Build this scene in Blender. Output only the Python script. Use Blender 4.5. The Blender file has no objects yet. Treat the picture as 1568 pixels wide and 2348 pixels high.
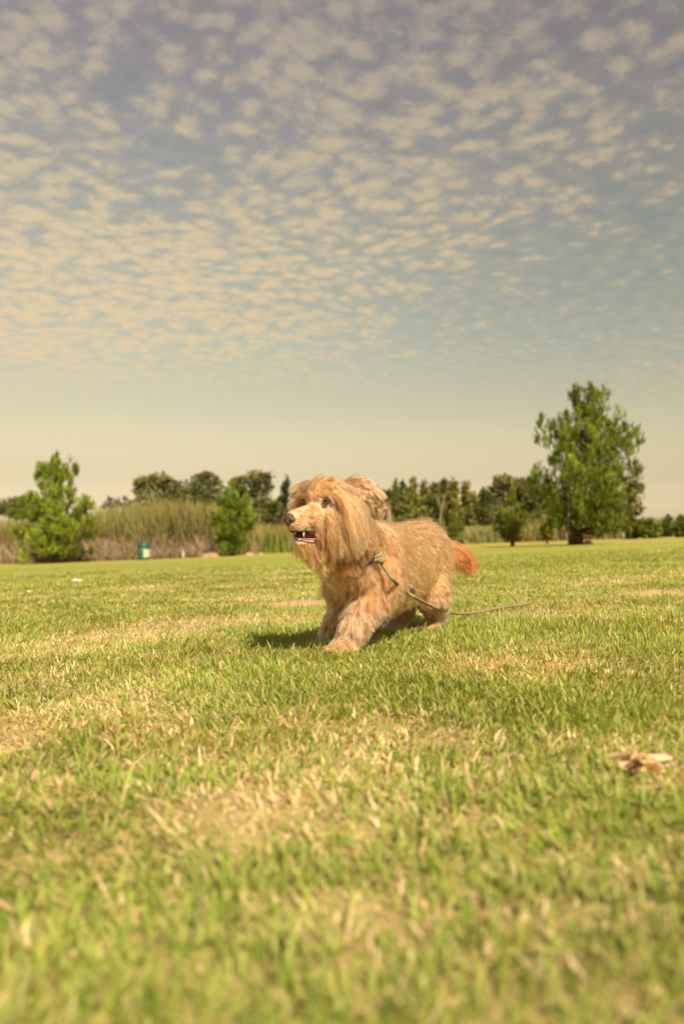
import bpy, math, random
import numpy as np
from mathutils import Vector

scene = bpy.context.scene
col = scene.collection
F_PX, HOR, CXP, CAMZ = 1829.0, 1225.0, 784.0, 0.36      # focal length in px of the 1568 px wide photograph

# ------------------------------------------------------------------ camera
cd = bpy.data.cameras.new("camera")
cam = bpy.data.objects.new("camera", cd)
col.objects.link(cam)
cam.location = (0, 0, CAMZ)
cam.rotation_euler = (math.pi/2, 0, 0)
cd.sensor_fit = 'HORIZONTAL'
cd.sensor_width = 24.0
cd.lens = 28.0
cd.shift_y = (HOR - 1174.0) / 1568.0                    # rising front
cd.clip_start = 0.05
cd.clip_end = 3000
cd.dof.use_dof = True
cd.dof.focus_distance = 2.36
cd.dof.aperture_fstop = 2.7
scene.camera = cam

# ------------------------------------------------------------------ render / colour
scene.render.engine = 'CYCLES'
scene.cycles.use_denoising = True
scene.cycles.use_adaptive_sampling = True
scene.cycles.adaptive_threshold = 0.02
scene.cycles.max_bounces = 8
scene.cycles.transparent_max_bounces = 12
scene.view_settings.view_transform = 'Standard'
scene.view_settings.look = 'None'
scene.view_settings.exposure = 0.88
scene.view_settings.gamma = 1.0

# ------------------------------------------------------------------ sun + sky
SUN = Vector((0.42, -1.0, 1.08)).normalized()           # towards the sun: behind the camera, to the right
sun_el = math.asin(SUN.z)
sd = bpy.data.lights.new("sun", 'SUN')
sd.energy = 4.6
sd.angle = math.radians(0.6)
sd.color = (1.0, 0.86, 0.66)
sun = bpy.data.objects.new("sun", sd)
sun.rotation_euler = SUN.to_track_quat('Z', 'Y').to_euler()
sun.location = (3, -5, 8)
col.objects.link(sun)

world = bpy.data.worlds.new("World")
scene.world = world
world.use_nodes = True
wt = world.node_tree
wt.nodes.clear()

class NT:
    """tiny helper for wiring node trees"""
    def __init__(s, tree): s.t = tree
    def n(s, typ, **kw):
        nd = s.t.nodes.new(typ)
        for k, v in kw.items(): setattr(nd, k, v)
        return nd
    def put(s, sock, v):
        if isinstance(v, bpy.types.NodeSocket): s.t.links.new(v, sock)
        elif v is not None: sock.default_value = v
    def math(s, op, a, b=None, c=None, clamp=False):
        nd = s.n('ShaderNodeMath', operation=op, use_clamp=clamp)
        s.put(nd.inputs[0], a); s.put(nd.inputs[1], b)
        if c is not None: s.put(nd.inputs[2], c)
        return nd.outputs[0]
    def mix(s, f, a, b, mode='MIX'):
        nd = s.n('ShaderNodeMix', data_type='RGBA', blend_type=mode)
        s.put(nd.inputs[0], f); s.put(nd.inputs[6], a); s.put(nd.inputs[7], b)
        return nd.outputs[2]
    def ramp(s, v, stops, interp='LINEAR'):
        nd = s.n('ShaderNodeValToRGB'); cr = nd.color_ramp; cr.interpolation = interp
        while len(cr.elements) < len(stops): cr.elements.new(0.5)
        for e, (p, c) in zip(cr.elements, stops):
            e.position = p; e.color = (*c, 1) if len(c) == 3 else c
        s.put(nd.inputs[0], v); return nd.outputs[0]
    def smooth(s, v, lo, hi, a=0.0, b=1.0):
        nd = s.n('ShaderNodeMapRange', interpolation_type='SMOOTHSTEP')
        s.put(nd.inputs[0], v)
        for i, q in enumerate((lo, hi, a, b)): s.put(nd.inputs[i+1], q)
        return nd.outputs[0]
    def noise(s, vec, scale, detail=3, rough=0.5, dist=0.0):
        nd = s.n('ShaderNodeTexNoise'); s.put(nd.inputs['Vector'], vec)
        nd.inputs['Scale'].default_value = scale; nd.inputs['Detail'].default_value = detail
        nd.inputs['Roughness'].default_value = rough; nd.inputs['Distortion'].default_value = dist
        return nd

w = NT(wt)
sky = w.n('ShaderNodeTexSky', sky_type='NISHITA', sun_disc=False)
sky.sun_elevation = sun_el
sky.sun_rotation = math.atan2(SUN.x, SUN.y)
sky.altitude = 0; sky.air_density = 1.0; sky.dust_density = 1.0; sky.ozone_density = 1.0
tc = w.n('ShaderNodeTexCoord')
sep = w.n('ShaderNodeSeparateXYZ'); w.put(sep.inputs[0], tc.outputs['Generated'])
zc = w.math('ADD', w.math('MAXIMUM', sep.outputs[2], 0.0), 0.12)   # the layer curves down to the horizon
px = w.math('DIVIDE', sep.outputs[0], zc)
py = w.math('DIVIDE', sep.outputs[1], zc)
cmb = w.n('ShaderNodeCombineXYZ'); w.put(cmb.inputs[0], px); w.put(cmb.inputs[1], py)
P2 = cmb.outputs[0]                                     # point on a flat cloud layer overhead
elev = sep.outputs[2]
# hazy warm air: the physical sky, desaturated by the haze of the day
tint = w.ramp(w.math('MULTIPLY', elev, 1.6, clamp=True), [
    (0.0, (1.80, 1.45, 1.13)), (0.031, (1.32, 1.05, 0.84)), (0.109, (1.25, .85, .56)), (0.195, (1.60, 1.03, 0.55)), (0.28, (1.64, 1.10, 0.60)),
    (0.362, (1.68, 1.19, 0.67)), (0.517, (1.80, 1.26, 0.71)), (0.722, (1.90, 1.24, 0.77)), (0.885, (1.98, 1.17, 0.75))])
air = w.mix(1.0, sky.outputs[0], tint, 'MULTIPLY')
# altocumulus: small puffs in rows, thicker and thinner fields
warp = w.noise(P2, 1.3, 3, 0.5)
wv = w.n('ShaderNodeVectorMath', operation='MULTIPLY_ADD')
w.put(wv.inputs[0], warp.outputs[1]); wv.inputs[1].default_value = (0.16, 0.16, 0); w.put(wv.inputs[2], P2)
mp = w.n('ShaderNodeMapping'); mp.inputs['Rotation'].default_value = (0, 0, math.radians(28))
mp.inputs['Scale'].default_value = (0.95, 1.05, 1.0)
w.put(mp.inputs[0], wv.outputs[0])
n1 = w.noise(mp.outputs[0], 11.0, 3.0, 0.6, 0.3)
n2 = w.noise(mp.outputs[0], 29.0, 3.0, 0.6, 0.8)
vor = w.n('ShaderNodeTexVoronoi', feature='SMOOTH_F1'); w.put(vor.inputs['Vector'], mp.outputs[0])
vor.inputs['Scale'].default_value = 22.0; vor.inputs['Smoothness'].default_value = 0.55
n3 = w.noise(wv.outputs[0], 60, 4, 0.65, 0.5)
puff = w.math('MULTIPLY', vor.outputs['Distance'], -0.62)
puff = w.math('ADD', puff, w.math('MULTIPLY', n1.outputs[0], 0.78))
puff = w.math('ADD', puff, w.math('MULTIPLY', n2.outputs[0], 0.56))
puff = w.math('ADD', puff, w.math('MULTIPLY', w.math('SUBTRACT', n3.outputs[0], 0.5), 0.34))
big = w.noise(P2, 0.75, 2, 0.5)
def blob(cx, cy, r, amt):
    """a thinner (negative) or thicker (positive) field of cloud around one point of the layer"""
    v = w.n('ShaderNodeVectorMath', operation='DISTANCE'); w.put(v.inputs[0], P2); v.inputs[1].default_value = (cx, cy, 0)
    return w.math('MULTIPLY', w.smooth(v.outputs['Value'], r, 0.0), amt)
cov = w.math('MULTIPLY', w.math('SUBTRACT', big.outputs[0], 0.5), 0.30)
def at_sky(x, y):
    q = 1.0/((HOR-y)/F_PX+0.12); return ((x-CXP)/F_PX*q, q)
for (x, y, r, a) in CLOUDS if 'CLOUDS' in globals() else [
        (330, 330, 0.45, -0.16), (1420, 620, 1.1, -0.20), (520, 640, 1.6, 0.14), (1150, 420, 0.7, 0.10),
        (60, 720, 1.8, 0.10), (700, 60, 0.25, 0.05), (1100, 100, 0.25, 0.06), (760, 800, 1.2, -0.02), (1500, 700, 0.9, 0.12),
        (1400, 830, 2.6, -0.20)]:
    bx, by = at_sky(x, y); cov = w.math('ADD', cov, blob(bx, by, r, a))
dens = w.math('ADD', puff, cov)
cl = w.smooth(dens, 0.10, 0.72)
# far rows melt into the haze
fade = w.smooth(py, 3.9, 2.7)
fl = w.math('MULTIPLY', cl, w.math('MULTIPLY_ADD', fade, 0.95, 0.0))
veil = w.math('MULTIPLY', w.smooth(dens, -0.15, 0.40), w.math('MULTIPLY', fade, 0.22))
amount = w.math('MAXIMUM', w.math('MULTIPLY', fl, 0.92), veil)
ccol = w.ramp(w.math('MULTIPLY', elev, 1.6, clamp=True), [
    (0.0, (6.9, 5.4, 3.4)), (0.30, (7.1, 5.5, 3.35)), (0.5, (7.1, 5.5, 3.3)), (0.7, (5.6, 4.6, 3.1)), (0.885, (4.1, 3.5, 2.85)), (1.0, (3.4, 2.95, 2.5))])
both = w.mix(amount, air, ccol)
side = w.math('SUBTRACT', 1.0, w.math('MULTIPLY', w.smooth(sep.outputs[0], -0.35, 0.50, 0.0, 0.18), w.smooth(elev, 0.05, 0.28)))                   # sky colour darkened to the right, standing in for vignette and polarisation
both = w.mix(1.0, both, side, 'MULTIPLY')
bg = w.n('ShaderNodeBackground'); bg.inputs['Strength'].default_value = 0.0625
w.put(bg.inputs[0], both)
wo = w.n('ShaderNodeOutputWorld'); w.put(wo.inputs[0], bg.outputs[0])

# ------------------------------------------------------------------ shared helpers
def P(dx, dy, depth):
    """a point seen at pixel (dx, dy) of the photograph, at this distance"""
    return np.array([(dx-CXP)/F_PX*depth, depth, CAMZ + (HOR-dy)/F_PX*depth])

def gz(x, y):
    """height of the field: a very gentle slope, falling away to the left, with soft bumps"""
    x = np.asarray(x, float); y = np.asarray(y, float)
    base = 0.039*x - 0.0132*(y-2.7)
    bump = 0.006*np.sin(x*2.1+0.6*y)*np.cos(y*1.7-0.4*x) + 0.004*np.sin(x*5.3+1.0)*np.sin(y*4.1)
    far = np.clip((y-6)/20, 0, 1)
    return base + bump*(1-far) + far*0.03*np.sin(x*0.33+1.3)*np.sin(y*0.21)

def hash2(ix, iy, seed):
    h = (ix.astype(np.int64)*374761393 + iy.astype(np.int64)*668265263 + seed*1442695041) & 0x7fffffff
    h = (h ^ (h >> 13))*1274126177 & 0x7fffffff
    return ((h ^ (h >> 16)) & 0xffff)/65535.0
def vnoise(x, y, scale, seed=0, octaves=3):
    out = 0; amp = 1; tot = 0
    for o in range(octaves):
        X = np.asarray(x)*scale; Y = np.asarray(y)*scale
        ix = np.floor(X); iy = np.floor(Y); fx = X-ix; fy = Y-iy
        fx = fx*fx*(3-2*fx); fy = fy*fy*(3-2*fy)
        a = hash2(ix, iy, seed+o); b = hash2(ix+1, iy, seed+o); c = hash2(ix, iy+1, seed+o); d = hash2(ix+1, iy+1, seed+o)
        out = out + amp*((a*(1-fx)+b*fx)*(1-fy) + (c*(1-fx)+d*fx)*fy); tot += amp; amp *= .5; scale *= 2.03
    return out/tot

def tag(o, label=None, cat=None, group=None, kind=None):
    if label: o['label'] = label
    if cat: o['category'] = cat
    if group: o['group'] = group
    if kind: o['kind'] = kind
    return o
def empty(name, loc=(0, 0, 0)):
    o = bpy.data.objects.new(name, None); col.objects.link(o); o.location = loc; o.empty_display_size = 0.1
    return o
def np_mesh(name, verts, faces, mat, parent=None, colors=None, smooth=False):
    """mesh from arrays; faces is an (n,3) or (n,4) array or a list of such arrays; colours are per vertex (n,3)"""
    verts = np.asarray(verts, np.float32)
    if parent is not None and parent.type == 'EMPTY':
        verts = verts - np.array(parent.location, np.float32)
    if not isinstance(faces, (list, tuple)): faces = [faces]
    faces = [np.asarray(f, np.int32) for f in faces if len(f)]
    me = bpy.data.meshes.new(name)
    me.vertices.add(len(verts)); me.vertices.foreach_set('co', verts.ravel())
    nl = sum(f.size for f in faces); nf = sum(len(f) for f in faces)
    me.loops.add(nl); me.polygons.add(nf)
    me.loops.foreach_set('vertex_index', np.concatenate([f.ravel() for f in faces]))
    tot = np.concatenate([np.full(len(f), f.shape[1], np.int32) for f in faces])
    st = np.concatenate([[0], np.cumsum(tot)[:-1]]).astype(np.int32)
    me.polygons.foreach_set('loop_start', st); me.polygons.foreach_set('loop_total', tot)
    if smooth: me.polygons.foreach_set('use_smooth', np.ones(nf, bool))
    if colors is not None:
        a = me.color_attributes.new('Col', 'FLOAT_COLOR', 'POINT')
        c4 = np.ones((len(verts), 4), np.float32); c4[:, :3] = colors
        a.data.foreach_set('color', c4.ravel())
    me.update(calc_edges=True); me.validate()
    me.materials.append(mat)
    o = bpy.data.objects.new(name, me); col.objects.link(o)
    if parent is not None: o.parent = parent
    return o

def simple_mat(name, color, rough=0.7, noise_scale=None, amt=0.3, bump=0.0, spec=0.3, metallic=0.0):
    m = bpy.data.materials.new(name); m.use_nodes = True
    t = NT(m.node_tree); b = m.node_tree.nodes['Principled BSDF']
    b.inputs['Roughness'].default_value = rough; b.inputs['Specular IOR Level'].default_value = spec
    b.inputs['Metallic'].default_value = metallic
    if noise_scale:
        tcn = t.n('ShaderNodeTexCoord')
        ns = t.noise(tcn.outputs['Object'], noise_scale, 5, 0.6)
        lo = [c*(1-amt) for c in color]; hi = [min(1, c*(1+amt)) for c in color]
        t.put(b.inputs['Base Color'], t.ramp(ns.outputs[0], [(0.3, lo), (0.7, hi)]))
        if bump:
            bp = t.n('ShaderNodeBump'); bp.inputs['Strength'].default_value = bump; bp.inputs['Distance'].default_value = 0.02
            t.put(bp.inputs['Height'], ns.outputs[0]); t.put(b.inputs['Normal'], bp.outputs[0])
    else:
        b.inputs['Base Color'].default_value = (*color, 1)
    return m
def leaf_mat(name, transl=0.3, rough=0.6, spec=0.25):
    """colour comes per leaf from the 'Col' attribute; light also passes through"""
    m = bpy.data.materials.new(name); m.use_nodes = True
    t = NT(m.node_tree); nt = m.node_tree; b = nt.nodes['Principled BSDF']; out = nt.nodes['Material Output']
    at = t.n('ShaderNodeAttribute', attribute_name='Col')
    t.put(b.inputs['Base Color'], at.outputs[0])
    b.inputs['Roughness'].default_value = rough; b.inputs['Specular IOR Level'].default_value = spec
    tr = t.n('ShaderNodeBsdfTranslucent')
    t.put(tr.inputs[0], t.mix(1.0, at.outputs[0], (1.15, 1.1, 0.55, 1), 'MULTIPLY'))
    ms = t.n('ShaderNodeMixShader'); ms.inputs[0].default_value = transl
    t.put(ms.inputs[1], b.outputs[0]); t.put(ms.inputs[2], tr.outputs[0]); t.put(out.inputs[0], ms.outputs[0])
    return m

# ------------------------------------------------------------------ the field
def grow(px_, py_):
    """pixel on the ground -> ground x, y (by walking down the ray)"""
    d = 0.3
    sx = (px_-CXP)/F_PX; sz = (py_-HOR)/F_PX
    lo, hi = 0.3, 200.0
    for _ in range(50):
        mid = (lo+hi)/2
        if CAMZ - sz*mid > 0.039*sx*mid - 0.0132*(mid-2.7): lo = mid
        else: hi = mid
    return sx*lo, lo
# (px, py, half width px, half height px, dryness)
PATCHES = [(1180, 1505, 190, 32, .75), (300, 1462, 230, 28, .75), (560, 1420, 260, 16, .45), (640, 1860, 230, 80, .75), (1060, 1905, 200, 40, .45),
           (1490, 1765, 90, 40, .9), (40, 1670, 90, 60, .6), (250, 1600, 120, 25, .45), (1350, 2150, 200, 70, .5), (980, 1690, 200, 30, .35),
           (1250, 1400, 330, 14, .6), (900, 2090, 200, 60, .35), (420, 1880, 90, 30, .5), (60, 2000, 80, 60, .3),
           (330, 1352, 300, 5, .5), (1200, 1345, 300, 6, .45), (700, 1310, 200, 5, .4), (1560, 1830, 60, 25, .6),
           (1350, 1850, 190, 70, -.6), (1300, 1620, 260, 50, -.5), (160, 1900, 130, 60, -.5), (900, 1580, 260, 30, -.45), (600, 2180, 200, 60, -.3),
           (100, 2230, 150, 70, -.4), (1500, 1480, 110, 20, -.8), (500, 1560, 200, 30, -.3), (700, 1450, 130, 14, -.5), (950, 1450, 90, 12, -.4)]  # greenest patch, by the right edge, paints in a shadow cast from off-frame
PATCHES += [(850, 2010, 420, 120, .35), (1000, 2250, 260, 60, .35), (560, 1960, 160, 60, .3), (250, 2080, 120, 40, .3), (1450, 2000, 160, 60, .25)]
BARE = [(675, 1385, 85, 9), (1500, 1360, 55, 7)]
def ground_blob(x, y, spec):
    cx, cy, hw, hh = spec[:4]
    gx, gy = grow(cx, cy); _, y0 = grow(cx, cy-hh); _, y1 = grow(cx, cy+hh)
    rx = hw/F_PX*gy; ry = abs(y0-y1)/2
    return np.exp(-(((x-gx)/rx)**2 + ((y-gy)/ry)**2))
def dryness(x, y):
    d = 0.40 + 0.75*(vnoise(x, y, 1.7, 11)-.5) + 0.7*(vnoise(x, y, 9.0, 5)-.5) + 0.5*(vnoise(x*0.6, y*2, .5, 77)-.5)
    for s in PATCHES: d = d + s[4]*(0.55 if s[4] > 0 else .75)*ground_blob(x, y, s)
    return d
def bareness(x, y):
    wob = 0.5*(vnoise(x, y, 6, 31)-.5)
    return sum(np.clip(1.5*ground_blob(x+wob*.2, y, s)+wob*.5, 0, 1.3) for s in BARE)

xs = np.concatenate([-np.geomspace(400, 8, 40)[:-1], np.linspace(-8, 8, 241), np.geomspace(8, 400, 40)[1:]])
ys = np.concatenate([np.linspace(-30, 0, 12)[:-1], np.linspace(0, 12, 200), np.geomspace(12, 900, 90)[1:]])
GX, GY = np.meshgrid(xs, ys)
GZ = gz(GX, GY) + 0.006*(vnoise(GX, GY, 7, 3)-.5)*np.clip(1-(GY/14), 0, 1)
V = np.stack([GX.ravel(), GY.ravel(), GZ.ravel()], 1)
ny, nx = GX.shape
idx = np.arange(nx*ny).reshape(ny, nx)
Fq = np.stack([idx[:-1, :-1].ravel(), idx[:-1, 1:].ravel(), idx[1:, 1:].ravel(), idx[1:, :-1].ravel()], 1)
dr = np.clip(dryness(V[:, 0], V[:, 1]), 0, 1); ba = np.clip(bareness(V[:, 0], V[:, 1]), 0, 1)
gm = bpy.data.materials.new("lawn_soil"); gm.use_nodes = True
t = NT(gm.node_tree); b = gm.node_tree.nodes['Principled BSDF']
b.inputs['Roughness'].default_value = 1.0; b.inputs['Specular IOR Level'].default_value = 0.05
at = t.n('ShaderNodeAttribute', attribute_name='Col')
sp = t.n('ShaderNodeSeparateColor'); t.put(sp.inputs[0], at.outputs[0])
tcg = t.n('ShaderNodeTexCoord'); geo = tcg.outputs['Object']
nf = t.noise(geo, 14, 6, 0.7); nm = t.noise(geo, 2.2, 4, 0.6)
mpg = t.n('ShaderNodeMapping'); mpg.inputs['Scale'].default_value = (0.16, 1.0, 1.0); mpg.inputs['Rotation'].default_value = (0, 0, .12); t.put(mpg.inputs[0], geo)
nb = t.noise(mpg.outputs[0], 0.35, 4, 0.6)
# near soil and thatch between the blades
soil = t.ramp(nf.outputs[0], [(0.3, (0.14, 0.12, 0.04)), (0.5, (0.27, 0.23, 0.08)), (0.75, (0.45, 0.35, 0.16))])
# the far lawn, where single blades are too small to see
green = t.ramp(nf.outputs[0], [(0.25, (0.155, 0.19, 0.03)), (0.5, (0.215, 0.245, 0.042)), (0.75, (0.29, 0.295, 0.06))])
dry = t.ramp(nf.outputs[0], [(0.25, (0.30, 0.235, 0.06)), (0.75, (0.46, 0.34, 0.115))])
f_dry = t.smooth(t.math('ADD', t.math('MULTIPLY', nb.outputs[0], 0.8), t.math('MULTIPLY', nm.outputs[0], 0.35)), 0.50, 0.78)
sepg = t.n('ShaderNodeSeparateXYZ'); t.put(sepg.inputs[0], geo)
yy = sepg.outputs[1]; xx = sepg.outputs[0]
verge = t.math('MULTIPLY', t.smooth(t.math('ADD', yy, t.math('MULTIPLY', xx, 0.25)), 23.0, 30.0), 0.45)      # the worn dry verge before the brush
lawn = t.mix(t.math('MAXIMUM', t.math('MULTIPLY', f_dry, 0.6), verge), green, dry)
near = t.smooth(yy, 16.0, 7.0)
nearc = t.mix(sp.outputs[0], soil, t.ramp(nf.outputs[0], [(0.3, (0.24, 0.18, 0.07)), (0.75, (0.52, 0.40, 0.19))]))
c1 = t.mix(near, lawn, nearc)
dirt = t.ramp(nf.outputs[0], [(0.3, (0.36, 0.235, 0.12)), (0.7, (0.56, 0.40, 0.225))])
c2 = t.mix(sp.outputs[1], c1, dirt)
t.put(b.inputs['Base Color'], c2)
bp = t.n('ShaderNodeBump'); bp.inputs['Strength'].default_value = 0.6; bp.inputs['Distance'].default_value = 0.03
t.put(bp.inputs['Height'], nf.outputs[0]); t.put(b.inputs['Normal'], bp.outputs[0])
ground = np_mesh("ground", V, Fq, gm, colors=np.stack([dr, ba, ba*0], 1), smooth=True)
tag(ground, kind="structure")

# ------------------------------------------------------------------ grass blades
rng = np.random.default_rng(7)
def blades(n_target, y0, y1, dens0, half=0.56, extra=0.8):
    # density falls as 1/y beyond 1.5 m
    pts = []
    ysamp = np.linspace(y0, y1, 400)
    wdt = 2*(half*ysamp+extra); rho = dens0*np.minimum(1, 1.5/ysamp)
    pdf = wdt*rho; n = int(np.trapz(pdf, ysamp)); cdf = np.cumsum(pdf); cdf /= cdf[-1]
    y = np.interp(rng.random(n), cdf, ysamp)
    x = (rng.random(n)*2-1)*(half*y+extra)
    return x, y
bx, by = blades(0, 0.34, 15.0, 33000)
bare = bareness(bx, by)
keep = (rng.random(len(bx)) > np.clip(bare*1.15, 0, .97)) & (rng.random(len(bx)) < .35+1.3*vnoise(bx, by, 26, 91, 2))
bx, by = bx[keep], by[keep]
N = len(bx)
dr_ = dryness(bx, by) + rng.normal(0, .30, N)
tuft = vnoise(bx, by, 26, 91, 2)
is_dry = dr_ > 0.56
h = rng.lognormal(math.log(0.0205), 0.34, N)*(0.72+0.75*tuft)*(1.12 - .45*np.clip(dryness(bx, by), 0, 1))
h = np.where(rng.random(N) < .03, h*1.7, h); h = np.where(is_dry, h*0.9, h)*np.where(by > 4, 0.85, np.interp(by, [.5, 1.4], [.80, 1.0]))
wd = rng.uniform(0.0011, 0.0023, N)*np.where(is_dry, 1.15, 1.0)*np.clip(by/3.0, 1, 3.2)
az = rng.uniform(0, 2*np.pi, N)
lean = np.abs(rng.normal(0.0, 0.55, N)) + np.where(is_dry, rng.uniform(0, .9, N), 0.08)
lean = np.where(is_dry & (rng.random(N) < .35), rng.uniform(.9, 1.5, N), lean)
lean = np.clip(lean, 0, 1.5)
curl = rng.uniform(0.1, 0.9, N)
# mats of blades combed by the mower
caz = vnoise(bx, by, 1.1, 55)*4*np.pi
az = np.where(rng.random(N) < .35, caz + rng.normal(0, .5, N), az)
K = 4
tt = np.linspace(0, 1, K)
base = np.stack([bx, by, gz(bx, by)-0.003], 1)
dirh = np.stack([np.cos(az), np.sin(az), 0*az], 1)
saz = az + np.pi/2 + rng.normal(0, .5, N)
side = np.stack([np.cos(saz), np.sin(saz), 0*az], 1)
rows = []
for k, s in enumerate(tt):
    ang = lean + curl*s
    hor = h*s*np.sin(lean+curl*s*.6); ver = h*s*np.cos(np.minimum(lean+curl*s*.6, 1.5))
    c = base + dirh*hor[:, None] + np.array([0, 0, 1])*ver[:, None]
    wk = wd*(1.0 if k < 2 else 0.75 if k == 2 else 0.0)
    if k < K-1: rows += [c - side*wk[:, None], c + side*wk[:, None]]
    else: rows.append(c)
V = np.stack(rows, 1)                                   # N, 7, 3
M = V.shape[1]
off = (np.arange(N)*M)[:, None]
q = np.concatenate([off+np.array([[0, 1, 3, 2]]), off+np.array([[2, 3, 5, 4]])])
tr = off+np.array([[4, 5, 6]])
g_lo = np.array([0.12, 0.205, 0.022]); g_hi = np.array([0.36, 0.46, 0.075]); g_y = np.array([0.60, 0.55, 0.17])
d_lo = np.array([0.56, 0.42, 0.20]); d_hi = np.array([0.92, 0.74, 0.46])
u = rng.random(N)[:, None]; u2 = rng.random(N)[:, None]
cg = g_lo*(1-u)+g_hi*u; cg = cg*(1-.55*u2**2)+g_y*.55*u2**2
cdr = d_lo*(1-u)+d_hi*u
c = np.where(is_dry[:, None], cdr, cg)*(.78+.44*vnoise(bx, by, 4.5, 17, 3))[:, None]
C = np.repeat(c[:, None, :], M, 1)
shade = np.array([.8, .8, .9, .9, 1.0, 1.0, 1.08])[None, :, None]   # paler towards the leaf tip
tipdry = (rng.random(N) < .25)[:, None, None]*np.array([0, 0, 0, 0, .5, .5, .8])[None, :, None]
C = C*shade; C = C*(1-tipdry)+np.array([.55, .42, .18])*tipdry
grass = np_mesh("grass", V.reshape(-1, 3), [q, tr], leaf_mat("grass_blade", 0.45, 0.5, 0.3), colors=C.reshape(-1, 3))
tag(grass, "short mown grass, part green and part straw dry, covering the park field", "grass", kind="stuff")
print("grass blades", N)

# ------------------------------------------------------------------ trees and plants
rt = np.random.default_rng(21)
bark = simple_mat("bark", (0.10, 0.065, 0.04), 0.95, 6, 0.45, 0.8, 0.1)
bark_pale = simple_mat("bark_pale", (0.24, 0.185, 0.12), 0.9, 9, 0.3, 0.5, 0.1)
needle_mat = leaf_mat("needles", 0.28, 0.6, 0.2)
leafm = leaf_mat("leaves", 0.25, 0.55, 0.2)

def tube(points, radii, sides=8):
    """tapered tube along points -> verts, quads"""
    pts = np.asarray(points, float); n = len(pts)
    tang = np.gradient(pts, axis=0); tang /= np.linalg.norm(tang, axis=1)[:, None]+1e-9
    up = np.array([0.13, 0.21, 1.0]); up = np.where(np.abs(tang@up/np.linalg.norm(up))[:, None] > .9, np.array([1.0, .2, 0.1]), up)
    u = np.cross(tang, up); u /= np.linalg.norm(u, axis=1)[:, None]+1e-9; v = np.cross(tang, u)
    a = np.linspace(0, 2*np.pi, sides, endpoint=False)
    r = np.asarray(radii, float)[:, None, None]
    V = pts[:, None, :] + r*(np.cos(a)[None, :, None]*u[:, None, :] + np.sin(a)[None, :, None]*v[:, None, :])
    i = np.arange(n-1)[:, None]*sides; j = np.arange(sides)[None, :]; k = (j+1) % sides
    Fq = np.stack([i+j, i+k, i+sides+k, i+sides+j], -1).reshape(-1, 4)
    V = V.reshape(-1, 3)
    # closed ends
    e = len(V); V = np.vstack([V, pts[:1]-tang[:1]*radii[0]*.3, pts[-1:]+tang[-1:]*radii[-1]*.5])
    c0 = np.stack([np.full(sides, e), (np.arange(sides)+1) % sides, np.arange(sides)], 1)
    b0 = (n-1)*sides
    c1 = np.stack([np.full(sides, e+1), b0+np.arange(sides), b0+(np.arange(sides)+1) % sides], 1)
    return V, Fq, np.vstack([c0, c1])
class Acc:
    def __init__(s): s.V = []; s.Q = []; s.T = []; s.C = []; s.n = 0
    def add(s, V, Q=None, T=None, C=None):
        V = np.asarray(V).reshape(-1, 3); s.V.append(V)
        if Q is not None and len(Q): s.Q.append(np.asarray(Q)+s.n)
        if T is not None and len(T): s.T.append(np.asarray(T)+s.n)
        if C is not None: s.C.append(np.broadcast_to(C, V.shape))
        s.n += len(V)
    def tube(s, pts, rad, sides=8, C=None):
        V, Q, T = tube(pts, rad, sides); s.add(V, Q, T, C)
    def make(s, name, mat, parent=None, smooth=False):
        f = []
        if s.Q: f.append(np.vstack(s.Q))
        if s.T: f.append(np.vstack(s.T))
        return np_mesh(name, np.vstack(s.V), f, mat, parent, np.vstack(s.C) if s.C else None, smooth)
def curve_pts(a, b, bend, n=6):
    a = np.asarray(a, float); b = np.asarray(b, float); tt = np.linspace(0, 1, n)[:, None]
    return a*(1-tt)+b*tt + np.asarray(bend)*np.sin(tt*np.pi)

def sprays(centers, axes, length, width, n_each, spread, cols, rng):
    """bunches of narrow leaves fanning out along an axis; returns verts, quads, colours"""
    m = len(centers); k = n_each
    c = np.repeat(centers, k, 0); ax = np.repeat(axes, k, 0); L = np.repeat(length, k)*rng.uniform(.55, 1.1, m*k)
    d = ax + rng.normal(0, spread, (m*k, 3)); d /= np.linalg.norm(d, axis=1)[:, None]
    s0 = c + ax*(np.repeat(length, k)*rng.uniform(-.6, .6, m*k))[:, None]
    sd = np.cross(d, rng.normal(0, 1, (m*k, 3))); sd /= np.linalg.norm(sd, axis=1)[:, None]
    wdt = (np.repeat(width, k)*rng.uniform(.6, 1.3, m*k))[:, None]
    e = s0 + d*L[:, None]; mid = s0+d*(L*.5)[:, None]
    V = np.stack([s0, mid+sd*wdt, e, mid-sd*wdt], 1)
    Q = np.arange(m*k*4).reshape(-1, 4)
    cc = np.repeat(cols, k, 0)*rng.uniform(.75, 1.25, (m*k, 1))
    return V.reshape(-1, 3), Q, np.repeat(cc, 4, 0)

def in_ellipsoid(n, rng, shell=.5):
    d = rng.normal(0, 1, (n, 3)); d /= np.linalg.norm(d, axis=1)[:, None]
    r = rng.random(n)**(1/3); r = shell*(.75+.25*rng.random(n)) + (1-shell)*r
    return d*r[:, None]

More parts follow.
